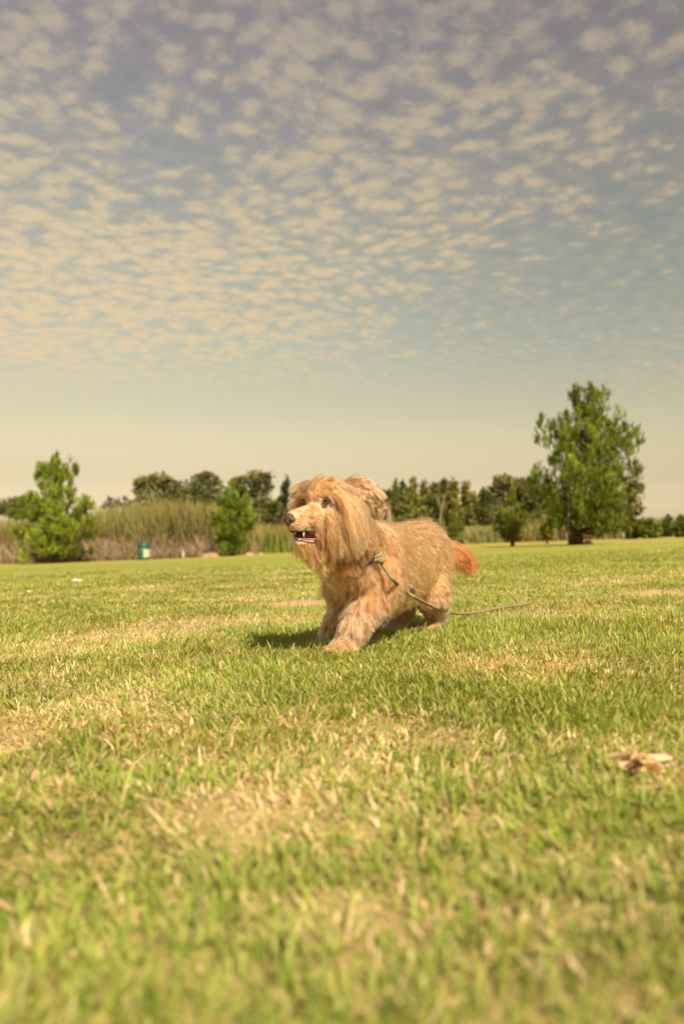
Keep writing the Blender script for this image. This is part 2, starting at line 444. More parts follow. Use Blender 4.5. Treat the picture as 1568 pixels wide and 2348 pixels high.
def tree(name, label, cat, base_px, depth, lobes, kind='pine', c0=(.05, .09, .015), c1=(.20, .26, .04), density=1.0, size=1.0,
         group=None, trunk_w=14, trunk=True, lean=0, inner=True, trunk_mat=None, seed=0, squeeze=1):
    rng = np.random.default_rng(1000+seed+int(base_px[0]*7))
    k = depth/F_PX
    bx_ = (base_px[0]-CXP)*k; bz = float(gz(bx_, depth)) if base_px[1] is None else P(*base_px, depth)[2]
    b0 = np.array([bx_, depth, bz-0.05])
    e = empty(name, tuple(b0)); tag(e, label, cat, group)
    L = []
    for (x, y, rx, ry) in lobes:
        if squeeze != 1: x = base_px[0]+(x-base_px[0])*squeeze; rx = rx*squeeze
        p = P(x, y, depth); L.append((p, rx*k, ry*k))
    top = max(L, key=lambda q: q[0][2]+q[2]); tp = top[0] + np.array([0, 0, top[2]*.5])
    H = tp[2]-b0[2]; cxm = np.mean([q[0][0] for q in L]); halfw = max(abs(q[0][0]-b0[0])+q[1] for q in L)
    # depth offsets: the crown is as deep as it is wide
    LL = []
    for (p, rx, ry) in L:
        q = abs(p[0]-b0[0])/max(halfw, .01)
        room = halfw*math.sqrt(max(0.05, 1-q*q))*np.clip((tp[2]-p[2])/H*1.6, .1, 1)
        p = p + np.array([0, rng.uniform(-1, 1)*room*.8, 0]); LL.append((p, rx, ry))
        if inner and room > rx*1.2:
            for sgn in (-1, 1):
                q2 = p.copy(); q2[1] = depth + sgn*room*rng.uniform(.5, .9); q2[0] = b0[0]+(p[0]-b0[0])*.62; q2[2] += rng.uniform(-.3, .2)*ry
                LL.append((q2, rx*.7, ry*.75))
    if trunk:
        tr_ = Acc(); r0 = trunk_w*k/2
        tpts = curve_pts(b0, tp, (lean*k, 0, 0), 9); rad = r0*np.linspace(1, .12, 9)**.9; rad[0] *= 1.35
        tr_.tube(tpts, rad, 9)
        for (p, rx, ry) in LL:
            hgt = np.clip((p[2]-b0[2])/H - .16 - .25*abs(p[0]-b0[0])/max(H, .1), .13 if trunk_w > 10 else .05, .95)
            a = tpts[0]*(1-hgt)+tpts[-1]*hgt + np.array([lean*k, 0, 0])*math.sin(hgt*math.pi)
            rr = r0*(1-hgt)*.2+.006
            if np.linalg.norm(p-a) > .15:
                tr_.tube(curve_pts(a, p+np.array([0, 0, ry*.3]), (0, 0, -.12*np.linalg.norm(p-a)), 5), np.linspace(rr, rr*.25, 5), 5)
        tr_.make("trunk", trunk_mat or bark, e, True)
    C_, A_, Ln, Wd, Co = [], [], [], [], []
    c0 = np.array(c0); c1 = np.array(c1)
    vol = sum(rx*rx*ry for _, rx, ry in LL)
    for (p, rx, ry) in LL:
        if kind == 'pine':
            n = int(density*np.clip(rx*ry/(0.10*size)**2*10, 40, 3000))
        else:
            n = int(density*np.clip(rx*ry/(0.10*size)**2*22, 40, 4000))
        o = in_ellipsoid(n, rng, .55)
        if kind == 'pine': ry = ry*1.12; rx = rx*.92
        # break the lobe into smaller clumps so that it is never a smooth ball
        g = max(3, int(n/40)); gc = in_ellipsoid(g, rng, .7); gi = rng.integers(0, g, n)
        o = np.where(rng.random((n, 1)) < .72, gc[gi]*.85 + in_ellipsoid(n, rng, .3)*.38, o)
        pos = p + o*np.array([rx, rx, ry])
        if kind == 'pine': pos[:, :2] = p[:2] + (pos[:, :2]-p[:2])*np.clip(1.15-.55*np.clip(o[:, 2:3], -1, 1), .4, 1.4)
        if kind == 'pine':
            out = o*np.array([1, 1, .4]); ax = out*.55 + np.array([0, 0, 1.0]) + rng.normal(0, .18, (n, 3))
            ln = rng.uniform(.10, .20, n)*size; wd_ = np.full(n, .012*size)*rng.uniform(.8, 1.5, n)
        elif kind == 'leaf':
            ax = o + rng.normal(0, .6, (n, 3)) + np.array([0, 0, .3]); ln = rng.uniform(.07, .14, n)*size; wd_ = np.full(n, .035*size)
        ax /= np.linalg.norm(ax, axis=1)[:, None]+1e-9
        u = rng.random((n, 1)); tone = rng.uniform(.62, 1.3); ct = (c0*(1-u)+c1*u)*tone
        yel = rng.random((n, 1)) < .05; ct = np.where(yel, np.array([.26, .20, .05]), ct)
        C_.append(pos); A_.append(ax); Ln.append(ln); Wd.append(wd_); Co.append(ct)
    C_ = np.vstack(C_); A_ = np.vstack(A_); Ln = np.concatenate(Ln); Wd = np.concatenate(Wd); Co = np.vstack(Co)
    ok = C_[:, 2] > b0[2]+.1
    C_, A_, Ln, Wd, Co = C_[ok], A_[ok], Ln[ok], Wd[ok], Co[ok]
    V, Q, C = sprays(C_, A_, Ln, Wd, 7 if kind == 'pine' else 5, .28 if kind == 'pine' else .7, Co, rng)
    np_mesh("crown", V, [Q], needle_mat if kind == 'pine' else leafm, e, colors=C)
    return e

PG0, PG1 = (.055, .10, .012), (.26, .34, .035)           # young pines, bright green
tree("pine_tree", "tallest pine tree, broad pointed crown of upright shoots over a thick dark trunk", "tree", (1319, 1253), 27.0, [
    (1352, 905, 14, 26), (1335, 925, 22, 30), (1370, 935, 18, 26), (1350, 960, 34, 28), (1315, 915, 12, 24), (1388, 905, 9, 20), (1300, 975, 16, 30), (1325, 1000, 34, 30),
    (1380, 990, 20, 30), (1355, 1020, 32, 34), (1405, 960, 10, 22), (1425, 975, 11, 24), (1418, 1010, 18, 26), (1293, 1010, 12, 28),
    (1247, 975, 12, 24), (1262, 990, 10, 20), (1250, 1010, 14, 20), (1272, 1035, 18, 20), (1290, 1050, 26, 28), (1400, 1040, 30, 28), (1440, 1010, 13, 30), (1462, 1000, 11, 22),
    (1452, 1035, 14, 16), (1345, 1065, 34, 34), (1442, 1075, 14, 20), (1415, 1085, 24, 20), (1238, 1085, 14, 26), (1252, 1100, 18, 30), (1282, 1090, 22, 28), (1272, 1130, 26, 30),
    (1385, 1100, 36, 34), (1330, 1115, 32, 36), (1296, 1150, 26, 34), (1270, 1170, 20, 20), (1350, 1160, 42, 36), (1405, 1145, 34, 34), (1388, 1198, 34, 24), (1342, 1190, 26, 24), (1378, 1218, 24, 13), (1350, 1212, 16, 12), (1402, 1212, 18, 12), (1278, 1200, 16, 14),
    (1415, 1190, 26, 22), (1298, 1188, 20, 22), (1362, 1130, 30, 30)],
    c0=(.05, .09, .012), c1=(.30, .37, .035), density=.82, trunk_w=28, seed=1, squeeze=.985)
tree("pine_tree", "bright green open-crowned pine tree in front of the brush at the far left", "tree", (128, 1294), 36.0, [
    (130, 1058, 7, 18), (163, 1070, 12, 22), (150, 1085, 12, 18), (98, 1080, 14, 18), (115, 1070, 12, 14), (80, 1092, 5, 12), (130, 1095, 12, 20), (110, 1110, 16, 18),
    (168, 1105, 8, 20), (150, 1125, 22, 12), (120, 1140, 20, 18), (160, 1140, 14, 9), (55, 1150, 14, 16), (75, 1155, 20, 18), (100, 1165, 24, 18), (140, 1168, 24, 20), (190, 1155, 18, 13), (205, 1162, 12, 12),
    (60, 1185, 18, 16), (90, 1195, 24, 20), (125, 1205, 26, 24), (170, 1180, 22, 16), (165, 1215, 24, 22), (205, 1200, 18, 14), (222, 1210, 12, 12), (40, 1215, 16, 12), (60, 1235, 18, 16),
    (105, 1235, 24, 22), (145, 1245, 26, 22), (50, 1265, 9, 16), (200, 1230, 14, 12), (95, 1262, 12, 18), (135, 1270, 20, 16), (60, 1280, 10, 10), (192, 1270, 7, 16), (165, 1262, 12, 14)],
    c0=(.08, .13, .012), c1=(.34, .42, .035), density=.95, trunk_w=16, seed=2, size=1.15)
tree("pine_tree", "compact bright green pine tree standing in front of the brush left of the dog", "tree", (533, 1280), 38.0, [
    (533, 1122, 9, 14), (530, 1140, 18, 16), (512, 1150, 12, 16), (560, 1150, 12, 14), (540, 1165, 26, 16), (505, 1178, 16, 16), (570, 1178, 12, 18), (530, 1190, 28, 18), (500, 1200, 15, 14),
    (560, 1205, 20, 18), (515, 1218, 20, 16), (545, 1228, 22, 18), (515, 1245, 16, 16), (545, 1256, 18, 16), (522, 1265, 16, 12)],
    c0=(.06, .11, .012), c1=(.28, .37, .03), density=1.4, trunk_w=12, seed=3, size=1.15)
tree("pine_tree", "small yellowish pine tree with a ragged crown, standing alone just left of the tallest pine", "tree", (1175, 1250), 32.0, [
    (1172, 1140, 8, 16), (1170, 1160, 14, 14), (1155, 1180, 15, 14), (1185, 1185, 17, 14), (1168, 1200, 22, 14), (1148, 1212, 12, 16), (1192, 1212, 18, 14), (1205, 1200, 12, 10),
    (1158, 1228, 12, 12), (1185, 1228, 16, 10)],
    c0=(.06, .08, .012), c1=(.27, .29, .03), density=1.1, trunk_w=8, seed=4)
tree("pine_tree", "slender young pine tree just above the dog's rump, no taller than the brush behind it", "tree", (1040, 1246), 42.0, [
    (1042, 1185, 5, 10), (1040, 1198, 10, 10), (1032, 1210, 12, 10), (1048, 1214, 12, 10), (1040, 1228, 14, 9)],
    c0=(.06, .09, .012), c1=(.24, .30, .03), density=1.2, trunk_w=4, seed=5, size=1.2)

# the line of dark trees behind
def auto_lobes(cx, top, w, bottom, seed, shape='round', n=16):
    r = np.random.default_rng(seed); out = []
    hh = bottom-top
    for i in range(n):
        u = (i+.5)/n
        y = top + hh*.12 + u*hh*.78
        if shape == 'cone': ww = w*(.12+.88*u)
        elif shape == 'round': ww = w*math.sqrt(max(.1, 1-(2*(u*.8+.12)-1)**2))*1.0
        else: ww = w*(.7+.3*u)
        x = cx + r.uniform(-1, 1)*ww*.62
        s = w*r.uniform(.26, .42)*(.55 if shape == 'cone' and u < .3 else 1)
        out.append((x, y, s, s*r.uniform(.6, .85)))
    out.append((cx, top+hh*.1, w*.22, hh*.1))
    return out
DG0, DG1 = (.095, .105, .045), (.28, .28, .10)
def bg(name, label, px_, top, w, bottom, depth, shape='round', kind='leaf', c0=DG0, c1=DG1, n=16, dens=.8, size=2.9, tw=6, cat="tree", lobes=None, group="trees in the line behind the field", tm=None, ground_y=None):
    L = lobes or auto_lobes(px_, top, w, bottom, int(px_*3+top), shape, n)
    L = [(x, y+ry*.15, rx*1.28, ry*1.3) for x, y, rx, ry in L]
    return tree(name, label, cat, (px_, ground_y or 1252), depth, L, kind, c0, c1, dens, size, group, tw, seed=int(px_), inner=False, trunk_mat=tm)
bg("broadleaf_tree", "dark flat-topped tree, the leftmost big crown above the brown reeds", 352, 1088, 40, 1180, 95, n=20, lobes=[
    (345, 1105, 26, 14), (368, 1098, 22, 12), (330, 1122, 18, 14), (390, 1112, 20, 12), (360, 1130, 34, 16), (335, 1145, 18, 12), (385, 1140, 22, 16), (400, 1125, 16, 12), (365, 1158, 26, 12)])
bg("broadleaf_tree", "olive rounded tree between the two darkest crowns left of the dog", 432, 1105, 38, 1190, 88, lobes=[
    (425, 1115, 26, 12), (448, 1120, 20, 12), (405, 1135, 22, 14), (440, 1140, 32, 16), (465, 1145, 18, 14), (420, 1162, 26, 14), (455, 1168, 22, 14)], c1=(.15, .16, .04))
bg("broadleaf_tree", "dark tree with an open top just right of the olive rounded tree", 478, 1088, 30, 1200, 100, lobes=[
    (455, 1098, 15, 8), (478, 1096, 20, 10), (498, 1112, 12, 10), (470, 1118, 16, 9), (492, 1135, 18, 14), (478, 1155, 18, 16), (495, 1165, 16, 12)])
bg("broadleaf_tree", "dark tall tree behind the compact bright pine", 590, 1082, 42, 1200, 90, lobes=[
    (585, 1095, 22, 12), (610, 1092, 14, 10), (555, 1108, 20, 12), (600, 1112, 20, 14), (570, 1120, 24, 12), (590, 1140, 26, 16), (608, 1158, 20, 16), (575, 1165, 26, 18), (600, 1182, 28, 14), (545, 1150, 16, 20), (620, 1178, 12, 14)])
bg("conifer_tree", "thin pointed conifer behind the dog's face", 655, 1088, 24, 1215, 92, 'cone', n=18, c0=(.045, .06, .03), c1=(.12, .145, .06))
bg("broadleaf_tree", "low olive tree between the pointed conifer and the dark tall tree", 636, 1150, 22, 1212, 86, n=10, c1=(.14, .15, .035))
bg("broadleaf_tree", "low dark tree on the horizon left of the leftmost pine", 40, 1142, 40, 1200, 120, lobes=[(30, 1155, 26, 12), (62, 1150, 22, 10), (5, 1165, 22, 12), (50, 1170, 34, 14)])
bg("broadleaf_tree", "grey half-bare tree between the leftmost pine and the flat-topped tree", 268, 1140, 22, 1190, 100, n=8, c0=(.10, .09, .06), c1=(.24, .21, .14), dens=.35, lobes=[(262, 1150, 12, 8), (282, 1150, 12, 8), (250, 1160, 12, 8), (270, 1165, 20, 10), (295, 1160, 16, 8), (312, 1158, 14, 10)])
k_ = 0
row_tint = [((.08, .10, .03), (.28, .30, .07)), ((.07, .09, .03), (.23, .26, .06)), ((.10, .11, .03), (.36, .35, .08)), ((.11, .10, .04), (.37, .33, .10))]
row = [(905, 1103, 17, 92), (927, 1106, 16, 84), (947, 1100, 17, 90), (972, 1104, 16, 95), (996, 1106, 19, 82), (1018, 1100, 18, 92), (1038, 1098, 20, 86), (1066, 1100, 17, 94)]
row_lab = ["conifer just right of the palm tree, first of the conifer row", "dark conifer, second from the palm in the conifer row", "conifer with the sharpest tip in the left half of the conifer row",
           "narrow dark conifer in the middle of the row, above the dog's back", "brownish olive conifer beside the bare pale trunk", "tall conifer right of the bare pale trunk",
           "broadest and tallest conifer near the right end of the conifer row", "last conifer at the right end of the conifer row"]
for (x, tpy, ww, dp), lb in zip(row, row_lab):
    a0, a1 = row_tint[k_ % 4]; k_ += 1
    bg("conifer_tree", lb, x, tpy, ww*1.45, 1215, dp, 'cone', n=20, c0=a0, c1=a1, group="conifers in a row behind the dog", dens=1.0)
bg("broadleaf_tree", "olive tree filling the gap right of the conifer row", 1108, 1120, 28, 1225, 90, n=18, c0=(.06, .07, .02), c1=(.18, .19, .05))
bg("broadleaf_tree", "dark round-topped tree behind the small yellowish pine", 1155, 1090, 34, 1215, 92, lobes=[
    (1158, 1102, 22, 11), (1180, 1108, 16, 9), (1138, 1120, 16, 12), (1165, 1125, 24, 14), (1145, 1145, 20, 16), (1130, 1168, 14, 18), (1160, 1165, 22, 18), (1150, 1190, 26, 14)])
bg("broadleaf_tree", "olive tree between the small yellowish pine and the tallest pine", 1212, 1096, 38, 1220, 84, lobes=[
    (1205, 1108, 18, 12), (1222, 1104, 12, 12), (1195, 1130, 20, 16), (1220, 1130, 20, 18), (1205, 1155, 26, 18), (1232, 1160, 20, 18), (1195, 1180, 22, 14), (1225, 1188, 26, 14)], c0=(.06, .07, .02), c1=(.18, .19, .045))
bg("broadleaf_tree", "dark tree half hidden behind the right side of the tallest pine", 1440, 1092, 32, 1215, 60, lobes=[
    (1445, 1104, 18, 10), (1462, 1110, 12, 14), (1430, 1120, 18, 12), (1455, 1135, 16, 14), (1435, 1150, 22, 14), (1455, 1165, 14, 12), (1425, 1180, 24, 18)], size=2.2)
for (x, tpy, ww, dp, lb, a1) in [
        (1448, 1183, 20, 46, "yellow-green rounded bush at the foot of the tallest pine, right side", (.26, .27, .03)),
        (1490, 1190, 28, 45, "bright dense round bush, the largest right of the tallest pine", (.24, .27, .03)),
        (1532, 1180, 16, 55, "dull olive bush with stray twigs near the right edge", (.15, .17, .04)),
        (1562, 1183, 18, 45, "dark green bush cut by the right edge of the picture", (.17, .21, .03)),
        (1254, 1200, 15, 40, "small bright yellow-green bush left of the tallest pine's trunk", (.36, .34, .02))]:
    tree("bush", lb, "bush", (x, None), dp, auto_lobes(x, tpy, ww, 1243 if x > 1300 else 1236, int(x), 'round', 12), 'leaf', (.06, .085, .012), a1, .9, 1.5,
         "bushes at the far edge of the field", 5, seed=int(x), inner=True)

# a further belt of trees that closes the gaps between the nearer ones
belt = [(300, 1160, 30), (345, 1150, 30), (395, 1140, 34), (450, 1130, 30), (510, 1140, 34), (560, 1125, 34), (615, 1150, 30), (660, 1140, 34), (705, 1150, 34), (750, 1145, 34), (800, 1140, 34), (850, 1135, 36),
        (895, 1125, 32), (935, 1118, 30), (980, 1122, 32), (1025, 1118, 32), (1075, 1125, 34), (1120, 1132, 32), (1165, 1120, 34), (1215, 1120, 34), (1265, 1130, 36), (1320, 1140, 36), (1380, 1150, 36)]
for i, (x, tpy, ww) in enumerate(belt):
    bg("broadleaf_tree", "dull olive tree in the far belt, mostly hidden behind nearer trees", x, tpy, ww*1.1, 1222, 118, 'tall', n=14,
       c0=(.12, .13, .05), c1=(.34, .34, .11), dens=.9, size=3.6, group="far belt of trees closing the horizon", ground_y=1250)
# pale bare trunk against the tallest pine
e = empty("bare_tree", tuple(P(1304, 1252, 26.3))); tag(e, "pale slender bare trunk with leafless twigs, just left of the tallest pine's dark trunk", "tree")
a = Acc(); d_ = 26.3
a.tube([P(1304, 1256, d_), P(1303, 1200, d_), P(1305, 1150, d_), P(1302, 1100, d_), P(1300, 1062, d_)], [.036, .030, .026, .018, .010], 7)
a.make("trunk", bark_pale, e, True)
for q in ([(1304, 1195), (1292, 1186), (1272, 1176)], [(1304, 1130), (1312, 1112), (1316, 1092)], [(1304, 1160), (1288, 1150), (1270, 1142), (1258, 1136)], [(1302, 1105), (1292, 1090)]):
    b_ = Acc(); b_.tube([P(x, y, d_) for x, y in q], np.linspace(.013, .005, len(q)), 5); b_.make("branch", bark_pale, e, True)

# bare pale trunk in the conifer row
e = empty("bare_tree", tuple(P(1008, 1228, 78))); tag(e, "pale forked bare trunk standing among the conifers, above the dog's back", "tree")
a = Acc(); a.tube([P(1008, 1232, 78), P(1009, 1190, 78), P(1014, 1160, 78), P(1020, 1135, 78)], [.11, .09, .07, .03], 6); a.make("trunk", bark_pale, e, True)
a = Acc(); a.tube([P(1011, 1175, 78), P(1004, 1152, 78), (P(998, 1130, 78))], [.05, .04, .02], 5); a.make("branch", bark_pale, e, True)

# palm
dpm = 62.0
e = empty("palm_tree", tuple(P(892, 1222, dpm))); tag(e, "palm tree with a thick pale trunk and drooping fronds, seen behind the dog's ear", "tree")
a = Acc(); a.tube([P(893, 1225, dpm), P(892, 1190, dpm), P(890, 1160, dpm), P(888, 1145, dpm)], [.30, .26, .23, .2], 9); a.make("trunk", bark_pale, e, True)
rp = np.random.default_rng(3)
a = Acc(); c0_ = P(888, 1138, dpm); C_, A_, L_, W_, K_ = [], [], [], [], []
for i in range(34):
    az_ = rp.uniform(0, 2*np.pi); el_ = rp.uniform(-.5, 1.1); ln_ = rp.uniform(1.0, 1.5)
    d = np.array([math.cos(az_)*math.cos(el_), math.sin(az_)*math.cos(el_), math.sin(el_)])
    for s_ in np.linspace(.15, 1, 14):
        C_.append(c0_+d*ln_*s_-np.array([0, 0, .5*s_*s_])); A_.append(d-np.array([0, 0, .8*s_])); L_.append(.22); W_.append(.035)
        K_.append((.06, .085, .02) if el_ > -.1 else (.16, .13, .05))
A_ = np.array(A_); A_ /= np.linalg.norm(A_, axis=1)[:, None]
V, Q, C = sprays(np.array(C_), A_, np.array(L_), np.array(W_), 5, .55, np.array(K_)*1.3, rp)
np_mesh("crown", V, [Q], leafm, e, colors=C)

# ------------------------------------------------------------------ reeds and dry brush (nobody could count the stems)
def stems(name, label, cat, region, n, hgt, lean_sd, c_base, c_top, width, seed, curve=.25, hfun=None, kind="stuff"):
    r = np.random.default_rng(seed)
    x0, x1, y0, y1 = region
    bx_ = r.uniform(x0, x1, n); by_ = r.uniform(y0, y1, n)
    hh = r.uniform(hgt[0], hgt[1], n)
    if hfun is not None: hh = hh*hfun(bx_, by_)
    hh = hh*(.75+.5*vnoise(bx_, by_, .9, seed))
    az_ = r.uniform(0, 2*np.pi, n); ln_ = np.abs(r.normal(0, lean_sd, n))
    z_ = gz(bx_, by_)
    b_ = np.stack([bx_, by_, z_], 1); d = np.stack([np.cos(az_), np.sin(az_), 0*az_], 1)
    sa = az_+r.uniform(0, np.pi, n); sd_ = np.stack([np.cos(sa), np.sin(sa), 0*sa], 1)
    rows = []
    for s_ in (0, .4, .75, 1):
        cc = b_ + d*(hh*s_*np.sin(ln_)+hh*curve*s_*s_*r.uniform(.2, 1, n)*.5)[:, None] + np.array([0, 0, 1])*(hh*s_*np.cos(ln_))[:, None]
        ww = width*(1 if s_ < .8 else .25)*r.uniform(.7, 1.3, n)
        rows += [cc-sd_*ww[:, None], cc+sd_*ww[:, None]]
    V = np.stack(rows, 1); off = (np.arange(n)*8)[:, None]
    Q = np.concatenate([off+np.array([[0, 1, 3, 2]]), off+np.array([[2, 3, 5, 4]]), off+np.array([[4, 5, 7, 6]])])
    u = r.random((n, 1, 1)); s_ = np.array([0, 0, .4, .4, .75, .75, 1, 1])[None, :, None]
    vari = (.7+.6*vnoise(bx_, by_*.5, .6, seed+9))[:, None, None]
    C = (np.array(c_base)*(1-s_)+np.array(c_top)*s_)*(.7+.6*u)*vari
    o = np_mesh(name, V.reshape(-1, 3), [Q], leafm, colors=C.reshape(-1, 3))
    return tag(o, label, cat, kind=kind)
kf = 44.0/F_PX
def hump(x, y):       # brown reed bank is lower towards both ends
    pxs = x/y*F_PX+CXP
    return np.interp(pxs, [-500, -60, 60, 200, 300, 420, 500, 590, 640], [.75, .8, .85, .88, 1.05, 1.05, .92, .60, .52])
stems("brown_reeds", "tall brown and olive reeds along the far left side of the field", "reeds", ((-500-CXP)*kf, (600-CXP)*kf, 41.5, 48.5), 30000, (1.7, 3.0), .26,
      (.26, .21, .10), (.27, .25, .08), .022, 5, hfun=hump)
stems("green_reeds", "fresh green reeds at the end of the reed bank, beside the dog's chin", "reeds", ((565-CXP)*kf, (780-CXP)*kf, 44.5, 50.0), 9000, (.95, 1.6), .14,
      (.19, .27, .03), (.27, .24, .06), .022, 6)
stems("dry_brush", "heaped dry grey-brown twigs at the foot of the reeds", "brush", ((-500-CXP)*kf, (500-CXP)*kf, 38.8, 41.6), 15000, (.5, 1.5), .75,
      (.30, .225, .135), (.37, .285, .17), .016, 7, curve=.9, hfun=lambda x, y: np.interp(y, [38.8, 41.6], [.35, 1.15]))
stems("pale_reeds", "low pale green reeds far behind the dog's tail", "reeds", ((880-CXP)*70/F_PX, (1140-CXP)*70/F_PX, 66, 74), 6000, (1.0, 1.6), .15,
      (.24, .24, .09), (.27, .27, .10), .035, 8)
stems("pale_reeds", "low dull weeds behind the trees at the right of the field", "weeds", ((1190-CXP)*58/F_PX, (1700-CXP)*58/F_PX, 56, 64), 7000, (.5, 1.5), .3,
      (.22, .19, .08), (.22, .21, .07), .035, 9)

# ------------------------------------------------------------------ the dog
rd = np.random.default_rng(99)
def sstep(x, a, b_):
    u = np.clip((x-a)/(b_-a), 0, 1); return u*u*(3-2*u)
def nrm(v): return v/(np.linalg.norm(v, axis=-1, keepdims=True)+1e-9)
O_ = np.array([.08, 2.58, 0.]); FB = nrm(np.array([-.5, -.866, 0.])); LB = np.array([.866, -.5, 0.]); UP = np.array([0, 0, 1.])
def Wd(s, t_, z): return O_ + s*FB + t_*LB + z*UP
E0 = np.array([-.081, 2.28, .4535]); FH = nrm(np.array([-.64, -.77, 0.])); LH = np.array([.769, -.639, 0.])
def Hd(a, b_, c): return E0 + a*FH + b_*LH + c*UP
dog = empty("dog", (0.08, 2.60, 0.0))
tag(dog, "shaggy golden tan dog with a rust red tail striding across the grass, mouth slightly open", "dog")

# --- core body: overlapping tapered volumes fused into one continuous skin
class Blobs:
    def __init__(s): s.a = Acc()
    def ell(s, c, r, axes=None, n=16):
        th = np.linspace(0, np.pi, n//2+1); ph = np.linspace(0, 2*np.pi, n, endpoint=False)
        T, Pp = np.meshgrid(th, ph, indexing='ij')
        D = np.stack([np.sin(T)*np.cos(Pp), np.sin(T)*np.sin(Pp), np.cos(T)], -1).reshape(-1, 3)
        r = np.broadcast_to(np.asarray(r, float), (3,))
        Vv = D*r
        if axes is not None: Vv = Vv@np.array(axes)
        m = len(th); i = np.arange(m-1)[:, None]*n; j = np.arange(n)[None, :]; k = (j+1) % n
        Q = np.stack([i+j, i+n+j, i+n+k, i+k], -1).reshape(-1, 4)
        s.a.add(Vv+np.asarray(c), Q)
    def cap(s, p0, p1, r0, r1, flat=None, axes=None, n=9):
        p0 = np.asarray(p0, float); p1 = np.asarray(p1, float)
        for u in np.linspace(0, 1, n):
            r = r0*(1-u)+r1*u
            s.ell(p0*(1-u)+p1*u, np.array([r, r, r])*(flat if flat is not None else 1), axes)
def fuse(blobs, name, voxel, mat, parent, smooth=6):
    tmp = np_mesh(name+"_raw", np.vstack(blobs.a.V), [np.vstack(blobs.a.Q)], mat)
    m = tmp.modifiers.new("r", 'REMESH'); m.mode = 'VOXEL'; m.voxel_size = voxel; m.use_smooth_shade = True
    sm = tmp.modifiers.new("s", 'SMOOTH'); sm.iterations = smooth; sm.factor = .5
    dg = bpy.context.evaluated_depsgraph_get(); dg.update()
    me = bpy.data.meshes.new_from_object(tmp.evaluated_get(dg))
    bpy.data.objects.remove(tmp)
    me.name = name
    if parent is not None: me.transform(__import__('mathutils').Matrix.Translation(-Vector(parent.location)))
    me.materials.clear(); me.materials.append(mat)
    o = bpy.data.objects.new(name, me); col.objects.link(o); o.parent = parent
    for p_ in me.polygons: p_.use_smooth = True
    return o

bodyaxes = [LB, FB, UP]; headaxes = [LH, FH, UP]
B = Blobs(); RIB = []
for s_, z_, rw, rh in [(.05, .255, .080, .095), (.01, .262, .094, .112), (-.05, .262, .097, .115), (-.12, .258, .097, .112), (-.2, .255, .096, .110), (-.28, .256, .095, .108),
                       (-.36, .265, .094, .104), (-.43, .272, .090, .098), (-.48, .272, .075, .085)]:
    RIB.append((s_, z_, rw, rh))
RIB = np.array(RIB)
for s_ in np.linspace(.05, -.455, 34):
    z_, rw, rh = [np.interp(-s_, -RIB[:, 0], RIB[:, k]) for k in (1, 2, 3)]
    z_ += .014+.012*sstep(np.float64(-s_), .15, .4); rh += .012
    B.ell(Wd(s_, 0, z_), (rw, .07, rh), bodyaxes, 20)
neck0 = Wd(.01, 0, .31)
B.cap(neck0, Hd(-.10, 0, -.05), .078, .064, n=18)
B.cap(Wd(.03, 0, .24), Hd(-.075, 0, -.10), .060, .046, n=18)
# skull, brow, cheeks, muzzle, jaw
B.ell(Hd(-.052, 0, .008), (.064, .062, .056), headaxes, 20); B.ell(Hd(-.085, 0, .0), (.062, .055, .052), headaxes, 20)
for sg in (-1, 1):
    B.ell(Hd(-.020, sg*.034, .020), (.026, .024, .015), headaxes)
    B.ell(Hd(-.045, sg*.042, -.048), (.034, .045, .045), headaxes)
    B.ell(Hd(.066, sg*.014, -.068), (.0205, .027, .022), headaxes)          # lip pads
B.cap(Hd(-.10, .02, -.01), Hd(-.12, .03, -.10), .055, .062, n=10)
B.cap(Hd(-.02, 0, -.042), Hd(.080, 0, -.055), .043, .031, np.array([.86, 1, 1]), headaxes, 12)
B.cap(Hd(-.05, 0, -.095), Hd(-.02, 0, -.118), .045, .024)
B.cap(Hd(-.02, 0, -.119), Hd(.062, 0, -.1185), .023, .0125, np.array([1.15, 1, .9]), headaxes)
def leg(pts, rad):
    for (p0, p1, r0, r1) in zip(pts[:-1], pts[1:], rad[:-1], rad[1:]): B.cap(p0, p1, r0, r1, n=7)
def paw(c, fwd, r=1.0, tilt=0.0):
    f = nrm(np.array([fwd[0], fwd[1], -tilt])); l = nrm(np.cross(UP, f)); u = np.cross(f, l)
    B.ell(c, (.033*r, .038*r, .022*r), [l, f, u])
    for q in (-1.5, -.5, .5, 1.5):
        B.ell(c + f*(.034-.004*abs(q))*r + l*q*.0155*r - u*.004, (.0105*r, .018*r, .013*r), [l, f, u], 12)
LF = [Wd(.02, .058, .24), P(852, 1362, 2.50), P(808, 1436, 2.43), P(793, 1476, 2.425)]
leg(LF, [.062, .046, .034, .028]); paw(P(786, 1486, 2.395), FB, 1.12)
RF = [Wd(.02, -.058, .24), Wd(.035, -.07, .17), P(776, 1382, 2.56), P(768, 1404, 2.60)]
leg(RF, [.06, .042, .028, .022]); paw(P(765, 1414, 2.60), FB, .9, .9)
LHL = [Wd(-.41, .036, .25), Wd(-.375, .060, .165), P(1003, 1392, 2.99), P(992, 1428, 2.97)]
leg(LHL, [.066, .048, .028, .024]); paw(P(984, 1436, 2.93), FB, 1.0)
RHL = [Wd(-.42, -.055, .25), Wd(-.33, -.065, .165), P(925, 1385, 2.98), P(912, 1428, 2.97)]
leg(RHL, [.07, .05, .030, .026]); paw(P(906, 1436, 2.94), FB, 1.0)
TAIL = [Wd(-.48, .0, .285), Wd(-.55, .010, .310), Wd(-.60, .035, .312), Wd(-.62, .070, .300), Wd(-.625, .092, .282)]
for i in range(4): B.cap(TAIL[i], TAIL[i+1], [.028, .020, .018, .015][i], [.020, .018, .015, .010][i], n=6)

